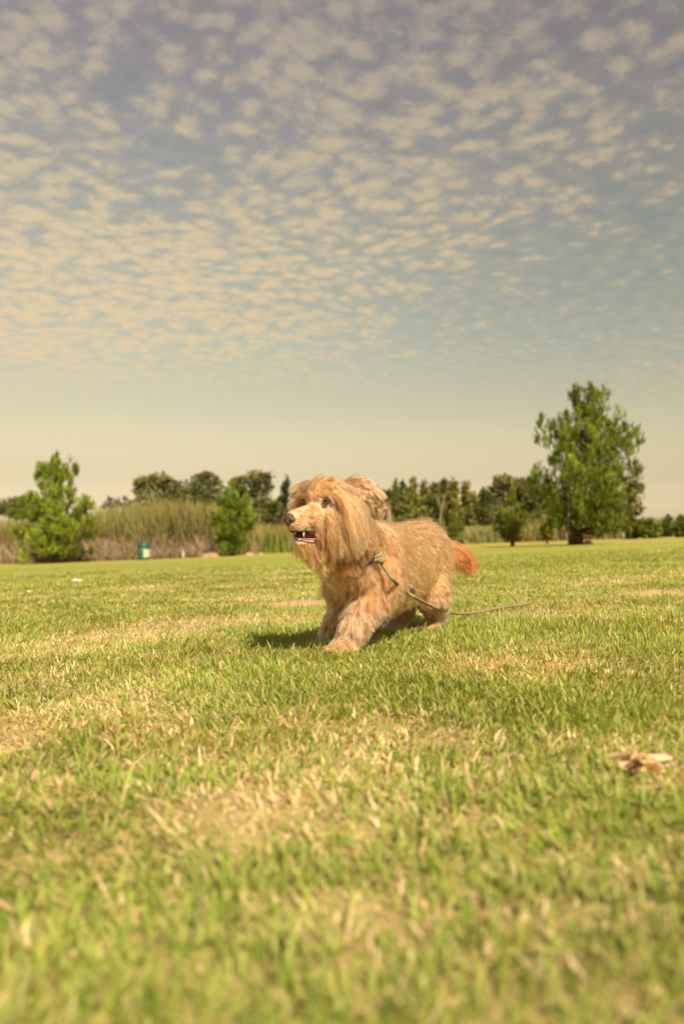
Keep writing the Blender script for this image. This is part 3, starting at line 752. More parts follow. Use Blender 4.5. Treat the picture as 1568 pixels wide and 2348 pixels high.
skin = bpy.data.materials.new("dog_skin"); skin.use_nodes = True
t = NT(skin.node_tree); b = skin.node_tree.nodes['Principled BSDF']; tcs = t.n('ShaderNodeTexCoord')
t.put(b.inputs['Base Color'], t.ramp(t.noise(tcs.outputs['Object'], 30, 4).outputs[0], [(.3, (.36, .25, .17)), (.7, (.48, .36, .25))])); b.inputs['Roughness'].default_value = .8
body = fuse(B, "body", .0045, skin, dog, 9)
tag(body, "golden tan body with the head turned to the left")

# --- hair
def hair_material(name, rough=.55):
    m = bpy.data.materials.new(name); m.use_nodes = True; nt = m.node_tree; nt.nodes.clear(); t = NT(nt)
    at = t.n('ShaderNodeAttribute', attribute_name='Col'); hi = t.n('ShaderNodeHairInfo')
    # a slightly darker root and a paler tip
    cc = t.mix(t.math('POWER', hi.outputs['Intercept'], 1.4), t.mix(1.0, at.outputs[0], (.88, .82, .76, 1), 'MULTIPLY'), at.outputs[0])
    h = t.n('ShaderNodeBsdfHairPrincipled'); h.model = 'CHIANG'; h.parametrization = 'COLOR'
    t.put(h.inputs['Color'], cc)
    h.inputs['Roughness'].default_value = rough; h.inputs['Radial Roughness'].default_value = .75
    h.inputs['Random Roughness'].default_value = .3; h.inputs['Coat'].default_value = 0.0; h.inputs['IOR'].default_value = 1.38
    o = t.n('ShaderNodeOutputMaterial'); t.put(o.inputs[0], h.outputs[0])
    return m
fur_mat = hair_material("fur")

from mathutils.kdtree import KDTree
def hair_object(name, pts, radius, colors, parent, mat=None):
    """pts (n, k, 3); radius at the root (n,); colours (n, 3)"""
    n, k, _ = pts.shape
    cu = bpy.data.hair_curves.new(name)
    cu.add_curves([k]*n)
    pp = (pts.reshape(-1, 3)-np.array(parent_loc(parent))).astype(np.float32)
    cu.position_data.foreach_set('vector', pp.ravel())
    prof = np.array([1.0]*(k-2)+[.75, .25])
    ra = cu.attributes.get('radius') or cu.attributes.new('radius', 'FLOAT', 'POINT')
    ra.data.foreach_set('value', (radius[:, None]*prof[None, :]).astype(np.float32).ravel())
    ca = cu.attributes.new('Col', 'FLOAT_COLOR', 'CURVE')
    c4 = np.ones((n, 4), np.float32); c4[:, :3] = np.clip(colors*np.array([.67, .525, .41]), 0.01, .95); ca.data.foreach_set('color', c4.ravel())
    cu.materials.append(mat or fur_mat)
    o = bpy.data.objects.new(name, cu); col.objects.link(o); o.parent = parent
    return o
def parent_loc(p_):
    v = Vector((0, 0, 0))
    while p_ is not None: v = v + Vector(p_.location); p_ = p_.parent
    return v

def sample_mesh(o, n, rng):
    me = o.data; me.calc_loop_triangles()
    co = np.empty(len(me.vertices)*3, np.float32); me.vertices.foreach_get('co', co); co = co.reshape(-1, 3).astype(float) + np.array(parent_loc(o))
    tv = np.empty(len(me.loop_triangles)*3, np.int32); me.loop_triangles.foreach_get('vertices', tv); tv = tv.reshape(-1, 3)
    a, b_, c = co[tv[:, 0]], co[tv[:, 1]], co[tv[:, 2]]
    nn = np.cross(b_-a, c-a); ar = np.linalg.norm(nn, axis=1); nn = nn/(ar[:, None]+1e-12)
    f = rng.choice(len(tv), n, p=ar/ar.sum())
    u = rng.random(n); v = rng.random(n); fl = u+v > 1; u[fl] = 1-u[fl]; v[fl] = 1-v[fl]
    return a[f] + u[:, None]*(b_-a)[f] + v[:, None]*(c-a)[f], nn[f]

def grow_hair(root, nor, g, L, lift, droop, clump_r, clump_amt, rng, k=7, wave=.12, noise=.18, coln=None):
    """root/nor/g (n,3) g = combing direction; L length; lift = how much it starts along the normal; droop = sag"""
    n = len(root)
    g = nrm(g + rng.normal(0, noise, (n, 3)))
    gt = nrm(g - nor*np.minimum(0, np.sum(g*nor, 1))[:, None]*1.0)
    tt = np.linspace(0, 1, k)
    d0 = nrm(nor*lift[:, None] + gt)
    pts = [root]; p_ = root.copy(); d = d0
    for i in range(1, k):
        u = tt[i]
        d = nrm(d + gt*.25 + g*.12 - UP*(droop*u)[:, None]*.5)
        p_ = p_ + d*(L/(k-1))[:, None]; pts.append(p_)
    pts = np.stack(pts, 1)
    # locks: strands gather into fine locks, and those lean together in wider ones
    fine = None
    for ratio, amt, pw in ((clump_r*.09, .42, 1.6), (clump_r, .85, 1.25)):
        m = max(8, int(n*ratio)); ci = rng.choice(n, m, replace=False)
        kd = KDTree(m)
        for j, q in enumerate(root[ci]): kd.insert(q, j)
        kd.balance()
        jit = root + rng.normal(0, .0012, root.shape)
        near = np.array([kd.find(q)[1] for q in jit]); guide = pts[ci][near]
        ca = (np.clip(clump_amt*amt, 0, 1)[:, None]*tt[None, :]**pw)[..., None]
        off = (root-root[ci][near])[:, None, :]
        pts = pts*(1-ca) + (guide + off*.35)*ca
    # light waves
    sd = nrm(np.cross(d0, rng.normal(0, 1, (n, 3)))); ph = rng.uniform(0, 6.28, n)
    gsd = sd[ci][near]*.7+sd*.5; gph = ph[ci][near]
    wv_ = np.sin(gph[:, None] + tt[None, :]*5.5)*tt[None, :]*(L*wave)[:, None]
    pts = pts + gsd[:, None, :]*wv_[..., None]
    return pts, ci[near]

NH = 190000
root, nor = sample_mesh(body, NH, rd)
# frames
s_ = (root-O_)@FB; t__ = (root-O_)@LB; z_ = root[:, 2]
a_ = (root-E0)@FH; b_ = (root-E0)@LH; c_ = root[:, 2]-E0[2]
sgn = np.sign(b_); sgt = np.sign(t__)
def segd(p_, q0, q1):
    d = q1-q0; u = np.clip(((p_-q0)@d)/(d@d), 0, 1); return np.linalg.norm(p_-(q0+u[:, None]*d), axis=1), u
headd = np.linalg.norm(root-Hd(-.05, 0, -.03), axis=1)
is_head = (a_ > -.125) & (c_ > -.155) & (headd < .165) & ((root-Wd(.0, 0, .28))@FH > .10)
def legmask(pts_, r):
    dd = np.full(len(root), 9.)
    for q0, q1 in zip(pts_[1:-1], pts_[2:]): dd = np.minimum(dd, segd(root, q0, q1)[0])
    return dd < r
is_leg = (legmask(LF, .062) | legmask(RF, .055) | legmask(LHL, .058) | legmask(RHL, .058)) & (z_ < .205)
is_tail = np.minimum.reduce([segd(root, TAIL[i], TAIL[i+1])[0] for i in range(1, 4)]) < .035
is_tail &= ((root-Wd(-.535, 0, .29))@(-FB) > 0)
keep = np.ones(NH, bool)
# spacing of roots: thinner on far side, none inside the mouth
G = np.zeros((NH, 3)); L = np.full(NH, .04); lift = np.full(NH, .26); droop = np.full(NH, .35); camt = np.full(NH, .75)
C = np.zeros((NH, 3)); nz = np.full(NH, .11)
mixc = lambda A, B_, f: np.array(A)*(1-f[:, None])+np.array(B_)*f[:, None]
v1 = vnoise(s_*1.0+t__*.5, z_, 14, 41); v2 = vnoise(s_+3*t__, z_*1.4, 34, 43)
# trunk: back over the ribs, then down
side = nrm(nor*np.array([1, 1, 0])+1e-6)
G[:] = -FB*.75 - UP*(.25+.55*np.clip(1-nor[:, 2], 0, 1))[:, None] + side*.10
L[:] = .056 + .022*v1 + .014*sstep(-z_, -.2, -.12)
C[:] = mixc((.76, .43, .22), (.97, .66, .40), np.clip(.15+1.1*v1+.5*(v2-.5), 0, 1))
# chest and neck: downwards, parted, long
ch = sstep(s_, -.02, .06)
G = G*(1-ch[:, None]) + (-UP*.9 + side*.25 - FB*.05)*ch[:, None]
nz = np.where(s_ > 0, .34, nz); lift = np.where(s_ > 0, .6, lift)
C = C*(1-.5*ch[:, None]) + mixc((.40, .19, .07), (.74, .50, .28), v2)*(.5*ch[:, None])
# legs: fluffy, down and out
gl = -UP*.95 + side*.35
lw_ = (1-sstep(z_, .12, .20))*is_leg
G = G*(1-lw_[:, None]) + gl*lw_[:, None]; L = L*(1-lw_)+(.036+.012*v1)*lw_; lift = lift*(1-lw_)+.6*lw_; nz = nz*(1-lw_)+.26*lw_
C = C*(1-lw_[:, None]) + mixc((.60, .43, .29), (.78, .62, .46), np.clip(v1*1.1, 0, 1))*lw_[:, None]
rf = legmask(RF, .055) & is_leg; L[rf] *= .5
low = z_ < .055
L[low] = np.clip(.010 + .5*(z_[low]-.0), .010, .030); G[low] = (-UP*.6+side*.6+FB*.2)[low]
fp = low & (legmask(LF, .08) | (np.linalg.norm(root-P(786, 1486, 2.395), axis=1) < .07)); C[fp] = C[fp]*np.array([1.05, 1.02, 1.0])
keep &= z_ > .002
# tail
ud = sstep(-(root-Wd(-.53, 0, .29))@FB, 0, .10)
G[is_tail] = (LB*.25 - UP*1.0 - FB*.2)[None, :]
L[is_tail] = .060 + .035*ud[is_tail]; lift[is_tail] = .55; droop[is_tail] = 1.0; camt[is_tail] = .85
fan = nor[:, 2]
G[is_tail] += LB*.35*np.clip(ud[is_tail], 0, 1)[:, None] + UP*np.clip(fan[is_tail], 0, 1)[:, None]*.5
tc_ = mixc((.36, .11, .035), (.54, .21, .085), v2); C[is_tail] = tc_[is_tail]*ud[is_tail][:, None]**.6 + C[is_tail]*(1-ud[is_tail][:, None]**.6)
# rump blends towards the tail's red just at its root
rb = sstep(-s_, .50, .56)*(z_ > .22); C = C*(1-.5*rb[:, None])+np.array([.55, .25, .09])*(.5*rb[:, None])

# head
H = is_head
cheek = H & ((a_ < .014) | ((a_ < .034) & (c_ > -.078) & (c_ < -.028))) & (c_ < .015) & (np.abs(b_) > .018)
beard = H & (c_ < -.112) & (a_ > -.03)
muz = H & (a_ > .008) & ~beard & ~cheek
crown = H & (c_ > .018) & (a_ < .03)
ghead = -UP*.8 - FH*.45 + LH*(sgn*.2)[:, None]
G[H] = ghead[H]; L[H] = .05; nz[H] = .12; lift[H] = .35; droop[H] = .8
C[H] = mixc((.46, .27, .13), (.76, .56, .36), np.clip(v2*1.15, 0, 1))[H]
# cheek curtains hang to one level under the jaw
Lc = np.clip(.185 + c_, .05, .135)
front = sstep(a_, -.08, .0)
G[cheek] = (-UP*1.0 - FH*(.55-.35*front)[:, None] + LH*(sgn*.16)[:, None])[cheek]
L[cheek] = (Lc*(.85+.15*(1-front))*np.interp(a_, [.0, .034], [1, .42]))[cheek]; lift[cheek & (a_ > .0)] = .2; droop[cheek] = 1.1; camt[cheek] = .72; nz[cheek] = .07
red = sstep(a_, -.035, .005)*sstep(-c_, .05, .10)
C[cheek] = (C*(1-.75*red[:, None]) + np.array([.52, .24, .085])*(.75*red[:, None]))[cheek]
# beneath the eye: hair fans outward and back before it falls
ue = cheek & (c_ > -.045) & (a_ < .012)
G[ue] = (-UP*.75 - FH*.75 + LH*(sgn*.35)[:, None])[ue]; L[ue] = .105
# crown: parted, falling to both sides and back
lat = sgn*np.clip(np.abs(b_+.012*(vnoise(a_, c_, 60, 3)-.5))/.022, .15, 1)
L[crown] = .080; G[crown] = (LH*(lat*.75)[:, None] - UP*.30 - FH*.45)[crown]; lift[crown] = .55; nz[crown] = .2; droop[crown] = 1.0
brow = H & (c_ > .004) & (a_ > -.030) & (np.abs(b_) < .055) & (a_ < .03)
G[brow] = (LH*(lat*.9)[:, None] + UP*.40 - FH*.45)[brow]; L[brow] = .046; lift[brow] = .6; droop[brow] = .9
C[brow] = mixc((.52, .29, .13), (.78, .55, .33), v2)[brow]
stop = H & (a_ > -.02) & (c_ < .012) & (c_ > -.055) & (np.abs(b_) < .026)
G[stop] = (LH*(sgn*.6)[:, None] - FH*.9 + UP*.15)[stop]; L[stop] = .012; lift[stop] = .25
C[stop] = mixc((.56, .28, .12), (.80, .54, .31), v2)[stop]
fringe = H & (c_ > -.02) & (a_ < -.018) & (np.abs(b_) > .036)
G[fringe] = (LH*(sgn*.30)[:, None] - UP*1.0 - FH*.22)[fringe]; L[fringe] = np.clip(.165+c_*.9, .11, .20)[fringe]; lift[fringe] = .35; droop[fringe] = 1.3; nz[fringe] = .07; camt[fringe] = .8
C[fringe] = mixc((.44, .25, .12), (.76, .54, .32), np.clip(v2*1.2, 0, 1))[fringe]
fb_ = np.interp(a_, [-.12, -.055], [.42, 1]); L[fringe | cheek] *= fb_[fringe | cheek]
farback = H & False & (a_ < -.085) & (c_ < -.02); L[farback] *= .5
# muzzle: short, growing backwards
G[muz] = (-FH*.9 - UP*.25 + LH*(sgn*.25)[:, None])[muz]; L[muz] = (.010+.011*sstep(-a_, -.07, -.01)+.005*sstep(-c_, .04, .08))[muz]; lift[muz] = .32; nz[muz] = .15; droop[muz] = .2; camt[muz] = .4
topm = sstep(c_, -.058, -.030)
C[muz] = (mixc((.70, .48, .27), (.84, .63, .40), v2)*(1-.75*topm[:, None]) + np.array([.56, .27, .11])*(.75*topm[:, None]))[muz]
# upper lip fringe
ul = muz & (c_ < -.068); G[ul] = (-FH*.5 - UP*.8 + LH*(sgn*.2)[:, None])[ul]; L[ul] = .011
# beard
bl = np.interp(a_, [-.03, .0, .04, .075], [.085, .076, .050, .024])
G[beard] = (-UP*1.0 - FH*.42 + LH*(sgn*.10)[:, None])[beard]; L[beard] = bl[beard]; lift[beard] = .25; droop[beard] = .7; camt[beard] = .8; nz[beard] = .10
C[beard] = mixc((.50, .34, .15), (.66, .50, .26), v2)[beard]
# keep the face clear
ip = (a_ > .016) & (c_ < -.078) & (c_ > -.119) & H            # inner mouth walls
keep &= ~(ip & (nor[:, 2] < -.25) & (c_ > -.10)) & ~(ip & (nor[:, 2] > .25) & (c_ < -.10))
L[ip] = np.minimum(L[ip], .005)
for sg in (-1, 1):
    de = np.linalg.norm(root-Hd(-.002, sg*.041, 0), axis=1)
    keep &= de > .0116
    ring = de < .030
    out = nrm(root-Hd(-.002, sg*.041, 0))
    G[ring] = (out*.8 - FH*.5 + LH*sg*.3)[ring] - UP*.1; L[ring] = .011; lift[ring] = .22; droop[ring] = .1; camt[ring] = .3
    C[ring] = mixc((.62, .40, .22), (.84, .66, .46), v2)[ring]
    upr = ring & (root@UP - E0[2] > .010); G[upr] = LH*sg*.9 + UP*.25 - FH*.4; L[upr] = .017; lift[upr] = .4; droop[upr] = .8
keep &= np.linalg.norm(root-Hd(.098, 0, -.055), axis=1) > .018
# neck behind the cheeks
nk = (~H) & (z_ > .30) & (s_ > -.06)
G[nk] = (-UP*.7 - FB*.35 + side*.1)[nk]; L[nk] = .045
# soft wisps above the head
# the belly fringe in front of the thigh
L = L*rd.uniform(.72, 1.12, NH)*np.where(H & ((cheek) | (fringe)), rd.choice([.72, .9, 1.0, 1.08], NH), 1)
stray = rd.random(NH) < .02; L[stray & ~muz & ~ip] *= 1.3; nz2 = nz[:, None]
root, nor, G, L, lift, droop, camt, C, nzk = [q[keep] for q in (root, nor, G, L, lift, droop, camt, C, nz)]
Hk, tk, mk = H[keep], is_tail[keep], (muz | stop | ip)[keep]
wisp = rd.random(len(root)) < .014
lift = np.where(wisp & ~mk, 1.3, lift); camt = np.where(wisp, 0, camt); L = np.where(wisp & ~mk, L*1.15, L)
G = nrm(G) + rd.normal(0, 1, G.shape)*nzk[:, None]*.6
pts = np.empty((len(root), 7, 3)); cid = np.empty(len(root), int)
for m_, rr_ in ((~Hk, .11), (Hk, .055)):
    pp_, cc_ = grow_hair(root[m_], nor[m_], G[m_], L[m_], lift[m_], droop[m_], rr_, camt[m_], rd, noise=.05)
    pts[m_] = pp_; cid[m_] = np.flatnonzero(m_)[cc_]
n_ = len(root)
# colour: each clump has its own tone, some are dark and some pale
chk = (~Hk) & (((root-O_)@FB) > -.03); sig = np.where(Hk, .30, np.where(chk, .34, .19)); tone = np.exp(rd.normal(0, 1, n_)[cid]*sig)*rd.lognormal(0, .10, n_)
C = C*np.clip(tone, .45, 1.35)[:, None]
dark = (rd.random(n_)[cid] < np.where(Hk, .17, np.where(chk, .20, .08))); C[dark] *= np.array([.50, .40, .34]); C[Hk] *= np.array([1.16, 1.18, 1.2])  # extra dark clumps on the chest paint in shadows between the locks
rad = np.full(n_, .00036); rad[Hk] = .00030; rad[mk] = .00024
order = [("coat", ~Hk & ~tk, "long golden tan coat over the back, chest and legs"), ("tail_hair", tk, "rust red plume of long tail hair"), ("face_hair", Hk, "long straight golden hair over the brow, cheeks and chin")]
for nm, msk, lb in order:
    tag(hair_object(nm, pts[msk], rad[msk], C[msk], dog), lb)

# --- ears
def ear(chain, radii, flat, ax, n, seed, lab):
    Eb = Blobs()
    for i in range(len(chain)-1): Eb.cap(chain[i], chain[i+1], radii[i], radii[i+1], np.array([1, flat, 1]), ax, 7)
    o = fuse(Eb, "ear", .003, skin, dog, 3); tag(o, lab)
    r = np.random.default_rng(seed)
    ro, no = sample_mesh(o, n, r)
    ch = np.array(chain); d = np.linalg.norm(ro[:, None]-ch[None], axis=2); u = d.argmin(1)
    tg = nrm(np.gradient(ch, axis=0))[u]
    g = tg*1.0 - UP*.25 + r.normal(0, .05, (n, 3))
    Lr = np.array([.070, .064, .048, .028])[u]*r.uniform(.7, 1.15, n)
    pt, ci = grow_hair(ro, no, g, Lr, np.full(n, .10), np.full(n, .5), .03, np.full(n, .85), r, noise=.05, wave=.10)
    cc = mixc((.46, .31, .18), (.84, .66, .46), r.random(n)[ci])*r.lognormal(0, .12, n)[:, None]
    dk = r.random(n)[ci] < .24; cc[dk] *= .40
    tag(hair_object("ear_hair", pt, np.full(n, .0003), cc, o), "long parted strands over the ear flap")
ear([P(798, 1122, 2.33), P(826, 1116, 2.325), P(854, 1136, 2.335), P(872, 1164, 2.345)], [.024, .026, .021, .006], .34, [nrm(np.array([1, 0, .6])), np.array([0., 1, 0]), nrm(np.array([-.6, 0, 1]))], 15000, 5, "near ear flared out behind the cheek")
ear([P(716, 1114, 2.375), P(698, 1120, 2.385), P(688, 1142, 2.38), P(686, 1164, 2.375)], [.016, .019, .018, .010], .45, headaxes, 6000, 6, "far ear hanging beside the brow")

# --- nose, eyes, mouth
nose_m = simple_mat("nose_leather", (.085, .045, .035), .42, 260, .35, .35, .5)
dark_m = simple_mat("nostril_dark", (.012, .008, .007), .6)
Nb = Blobs(); Nb.ell(Hd(.098, 0, -.049), (.0185, .013, .0145), headaxes, 20); Nb.ell(Hd(.101, 0, -.058), (.013, .011, .015), headaxes, 16)
for sg in (-1, 1): Nb.ell(Hd(.099, sg*.0115, -.054), (.0095, .011, .010), headaxes)
Nb.ell(Hd(.094, 0, -.072), (.003, .006, .010), headaxes, 10)
nose = fuse(Nb, "nose", .0016, nose_m, dog, 3); tag(nose, "dark brown leathery nose")
def part_mesh(name, build, mat, parent, base=None):
    q = Blobs(); build(q)
    Vv = np.vstack(q.a.V) - np.array(parent_loc(parent)); Q = np.vstack(q.a.Q)
    o = np_mesh(name, Vv, [Q], mat, None, smooth=True); o.parent = parent
    return o
for sg in (-1, 1):
    ax_n = [nrm(LH*sg+FH*.5), nrm(FH-LH*sg*.5), UP]
    part_mesh("nostril", lambda q: q.ell(Hd(.1065, sg*.0118, -.0550), (.0048, .0052, .0038), ax_n, 14), dark_m, nose)
eye_m = bpy.data.materials.new("eye_brown"); eye_m.use_nodes = True
eb = eye_m.node_tree.nodes['Principled BSDF']; te = NT(eye_m.node_tree)
eb.inputs['Roughness'].default_value = .06; eb.inputs['Specular IOR Level'].default_value = .8
lw = te.n('ShaderNodeTexCoord'); vd = te.n('ShaderNodeVectorMath', operation='DISTANCE'); te.put(vd.inputs[0], lw.outputs['Object']); vd.inputs[1].default_value = (0, 0, 0)
rim_m = simple_mat("eyelid_dark", (.07, .040, .028), .5, 200, .3)
for sg in (-1, 1):
    ctr = Hd(-.0075, sg*.0405, 0.0)
    look = nrm(FH*.8+LH*sg*.55)
    e_ = empty("eye_tmp"); bpy.data.objects.remove(e_)
    q = Blobs(); q.ell((0, 0, 0), .0098, None, 24)
    o = np_mesh("eye", np.vstack(q.a.V), [np.vstack(q.a.Q)], eye_m, None, smooth=True); o.parent = dog
    o.location = Vector(ctr)-Vector(dog.location); o.rotation_euler = Vector(look).to_track_quat('Z', 'Y').to_euler()
    # lids: a dark almond rim round the eye
    u_ = nrm(np.cross(UP, look)); v_ = np.cross(look, u_)
    pts_ = []
    for an in np.linspace(0, 2*np.pi, 21):
        ca, sa = math.cos(an), math.sin(an)
        q_ = u_*ca*.0082 + v_*sa*.0056*(1-.25*abs(ca)) ; q_ = q_ + look*math.sqrt(max(0, .0102**2-q_@q_)); pts_.append(ctr+q_)
    ac = Acc(); ac.tube(pts_, [.0019]*21, 6)
    Vv = np.vstack(ac.V)-np.array(parent_loc(dog)); l_ = np_mesh("eyelid", Vv, [np.vstack(ac.Q), np.vstack(ac.T)], rim_m, None, smooth=True); l_.parent = dog
# iris and pupil by angle from the gaze axis (object space z)
sz = te.n('ShaderNodeSeparateXYZ'); te.put(sz.inputs[0], lw.outputs['Object'])
te.put(eb.inputs['Base Color'], te.ramp(te.math('DIVIDE', sz.outputs[2], .0098), [(0.0, (.04, .022, .016)), (.45, (.05, .028, .018)), (.60, (.040, .018, .009)), (.80, (.035, .015, .007)), (.85, (.003, .002, .002))]))
mouth_m = simple_mat("mouth_dark", (.045, .014, .012), .45)
lip_m = simple_mat("lip_pink", (.36, .15, .11), .4, 150, .4, .4, .5)
liph = simple_mat("lip_dark", (.055, .028, .022), .45, 150, .3)
tongue_m = simple_mat("tongue", (.42, .16, .13), .4, 120, .3, .3, .5)
tooth_m = simple_mat("tooth_enamel", (.66, .56, .36), .25)
mouth = part_mesh("mouth", lambda q: (q.ell(Hd(.022, 0, -.098), (.0235, .055, .015), headaxes, 18)), mouth_m, dog)
part_mesh("tongue", lambda q: q.ell(Hd(.040, 0, -.1045), (.0145, .036, .0052), headaxes, 16), tongue_m, mouth)
def u_lip(name, a0, w0, c0, r, mat, par, a1=.018, w1=.030, c1=None):
    c1 = c0 if c1 is None else c1; P_ = []
    for an in np.linspace(0, 1, 23):
        th = an*np.pi; bb = math.cos(th); f = math.sin(th)**.45
        P_.append(Hd(a1+(a0-a1)*f, (w1*(1-f)+w0*f)*math.copysign(abs(bb)**.75, bb), c1*(1-f)+c0*f))
    ac = Acc(); ac.tube(P_, [r]*23, 7); Vv = np.vstack(ac.V)-np.array(parent_loc(par))
    o = np_mesh(name, Vv, [np.vstack(ac.Q), np.vstack(ac.T)], mat, None, smooth=True); o.parent = par
u_lip("lower_lip", .071, .018, -.1075, .0024, lip_m, mouth)
u_lip("upper_lip", .088, .020, -.0868, .0018, liph, mouth, w1=.033)
def tooth(a0, b0, c0, ln, r, up=False):
    d = 1 if up else -1
    ac = Acc(); ac.tube([Hd(a0, b0, c0), Hd(a0+.001, b0, c0+d*ln*.5), Hd(a0-.001, b0, c0+d*ln)], [r, r*.8, r*.25], 8)
    Vv = np.vstack(ac.V)-np.array(parent_loc(mouth)); o = np_mesh("tooth", Vv, [np.vstack(ac.Q), np.vstack(ac.T)], tooth_m, None, smooth=True); o.parent = mouth
tooth(.064, .0205, -.086, .017, .0034); tooth(.064, -.0205, -.086, .017, .0034)
for i in range(5): tooth(.070, (i-2)*.0050, -.110, .004, .0022, True)

# --- collar with a black buckle, worn under the neck hair
coll_m = simple_mat("collar_webbing", (.075, .065, .055), .75, 300, .4, .3)
buck_m = simple_mat("buckle_black", (.022, .022, .024), .35, 80, .2, 0, .5)

from mathutils.bvhtree import BVHTree
bme = body.data; bvh = BVHTree.FromPolygons([v.co+Vector(dog.location) for v in bme.vertices], [tuple(p_.vertices) for p_ in bme.polygons])
def on_body(x, y, off=.035, miss=2.5):
    """where the line of sight through this spot of the photograph meets the dog, lifted off by the depth of the fur"""
    o_ = Vector((0, 0, CAMZ)); d_ = Vector(P(x, y, 1.0))-o_
    h = bvh.ray_cast(o_, d_.normalized())
    if h[0] is None: return P(x, y, miss)
    q = h[0]; return P(x, y, q.y-off)
def ribbon(points, width, thick, normals_to, name, mat, parent=None):
    """a flat strap that follows points; its face looks away from normals_to"""
    pts = np.asarray(points, float); n = len(pts); tg = nrm(np.gradient(pts, axis=0)); out = nrm(pts-normals_to)
    out = nrm(out-tg*np.sum(out*tg, 1)[:, None]); w_ = np.cross(tg, out)
    c = [pts+w_*width/2+out*thick/2, pts+w_*width/2-out*thick/2, pts-w_*width/2-out*thick/2, pts-w_*width/2+out*thick/2]
    V = np.stack(c, 1).reshape(-1, 3); i = np.arange(n-1)[:, None]*4; j = np.arange(4)[None]; k = (j+1) % 4
    Q = np.stack([i+j, i+k, i+4+k, i+4+j], -1).reshape(-1, 4)
    Q = np.vstack([Q, [[3, 2, 1, 0]], [[(n-1)*4, (n-1)*4+1, (n-1)*4+2, (n-1)*4+3]]])
    if parent is not None: V = V-np.array(parent_loc(parent))
    o = np_mesh(name, V, [Q], mat, None); o.parent = parent; return o
def spline(pts, n):
    """smooth curve through the points (Catmull-Rom)"""
    p_ = np.asarray(pts, float); p_ = np.vstack([2*p_[0]-p_[1], p_, 2*p_[-1]-p_[-2]]); out = []
    m = len(p_)-3; 
    for u in np.linspace(0, m-1e-6, n):
        i = int(u); f = u-i; a, b_, c, d = p_[i:i+4]
        out.append(.5*((2*b_)+(-a+c)*f+(2*a-5*b_+4*c-d)*f*f+(-a+3*b_-3*c+d)*f**3))
    return np.array(out)
nc = (Wd(.02, 0, .31)+Hd(-.10, 0, -.07))/2
vis = [on_body(x, y, .050) for x, y in [(768, 1300), (795, 1304), (822, 1297), (845, 1289), (862, 1283)]] + [on_body(874, 1278, -.01), on_body(884, 1268, -.03)]
back = [nc+(nc-v)*.45 for v in vis]
cpts = spline(vis + [np.array([back[0][0]+.02, back[0][1], back[0][2]])] + back[1:4], 60)
collar = ribbon(cpts, .016, .003, nc, "collar", coll_m, dog); tag(collar, "dark grey webbing collar half covered by hair")
ribbon(spline([on_body(x, y, .068) for x, y in [(831, 1292), (841, 1289), (853, 1286)]], 8), .021, .010, nc, "buckle", buck_m, collar)
# small black clip lying in the fur of the flank, by the leash
clip = ribbon(spline([on_body(x, y, .034) for x, y in [(929, 1333), (938, 1338), (945, 1347), (948, 1360)]], 12), .012, .006, Wd(-.2, 0, .26), "clip", buck_m, dog)

# --- the leash: a thing of its own, knotted at the collar and trailing over the grass
rope_m = bpy.data.materials.new("braided_rope"); rope_m.use_nodes = True
tr2 = NT(rope_m.node_tree); rb_ = rope_m.node_tree.nodes['Principled BSDF']; rb_.inputs['Roughness'].default_value = .8; rb_.inputs['Specular IOR Level'].default_value = .15
at = tr2.n('ShaderNodeAttribute', attribute_name='Col'); sc_ = tr2.n('ShaderNodeSeparateColor'); tr2.put(sc_.inputs[0], at.outputs[0])
# the braid: two families of strands crossing round the rope (red = length along it, green = angle round it)
w1 = tr2.math('SINE', tr2.math('ADD', tr2.math('MULTIPLY', sc_.outputs[0], 900), tr2.math('MULTIPLY', sc_.outputs[1], 12.566)))
w2 = tr2.math('SINE', tr2.math('SUBTRACT', tr2.math('MULTIPLY', sc_.outputs[0], 900), tr2.math('MULTIPLY', sc_.outputs[1], 12.566)))
br = tr2.math('MULTIPLY_ADD', tr2.math('MULTIPLY', w1, w2), .5, .5)
tr2.put(rb_.inputs['Base Color'], tr2.ramp(br, [(0.15, (.13, .11, .05)), (.6, (.28, .23, .12)), (1, (.38, .32, .17))]))
bpn = tr2.n('ShaderNodeBump'); bpn.inputs['Strength'].default_value = .6; bpn.inputs['Distance'].default_value = .002; tr2.put(bpn.inputs['Height'], br); tr2.put(rb_.inputs['Normal'], bpn.outputs[0])
def rope(name, pts, r, parent, n=140):
    c = spline(pts, n); V, Q, T = tube(c, np.full(n, r), 12)
    sl = np.concatenate([[0], np.cumsum(np.linalg.norm(np.diff(c, axis=0), axis=1))])
    cc = np.zeros((len(V), 3)); cc[:n*12, 0] = np.repeat(sl, 12); an = np.tile(np.arange(12)/12, n); cc[:n*12, 1] = np.abs(an*2-1)
    V = V-np.array(parent_loc(parent)) if parent is not None else V
    o = np_mesh(name, V, [Q, T], rope_m, None, colors=cc, smooth=True); o.parent = parent; return o
lp = [on_body(x, y, .050) for x, y in [(868, 1282), (884, 1306)]] + [on_body(903, 1331, .085), on_body(925, 1351, .095), on_body(948, 1368, .10)]
lp += [P(985, 1388, 2.74), P(1018, 1400, 2.90), P(1048, 1407, 3.05), P(1078, 1406.5, 3.2), P(1108, 1402, 3.36), P(1145, 1394, 3.56), P(1180, 1388.5, 3.72), P(1212, 1381, 3.92)]
leash = empty("leash", tuple(lp[0])); tag(leash, "olive braided rope leash knotted at the dog's collar and trailing onto the grass", "leash")
rope("rope", lp, .0058, leash, 200)
kn = on_body(869, 1281, .056)
rope("neck_loop", [on_body(848, 1244, .050), on_body(852, 1254, .056), on_body(858, 1266, .056), kn], .0062, leash, 40)
kx = np.array([1., 0, 0]); kz = UP; ky = np.array([0, 1., 0])
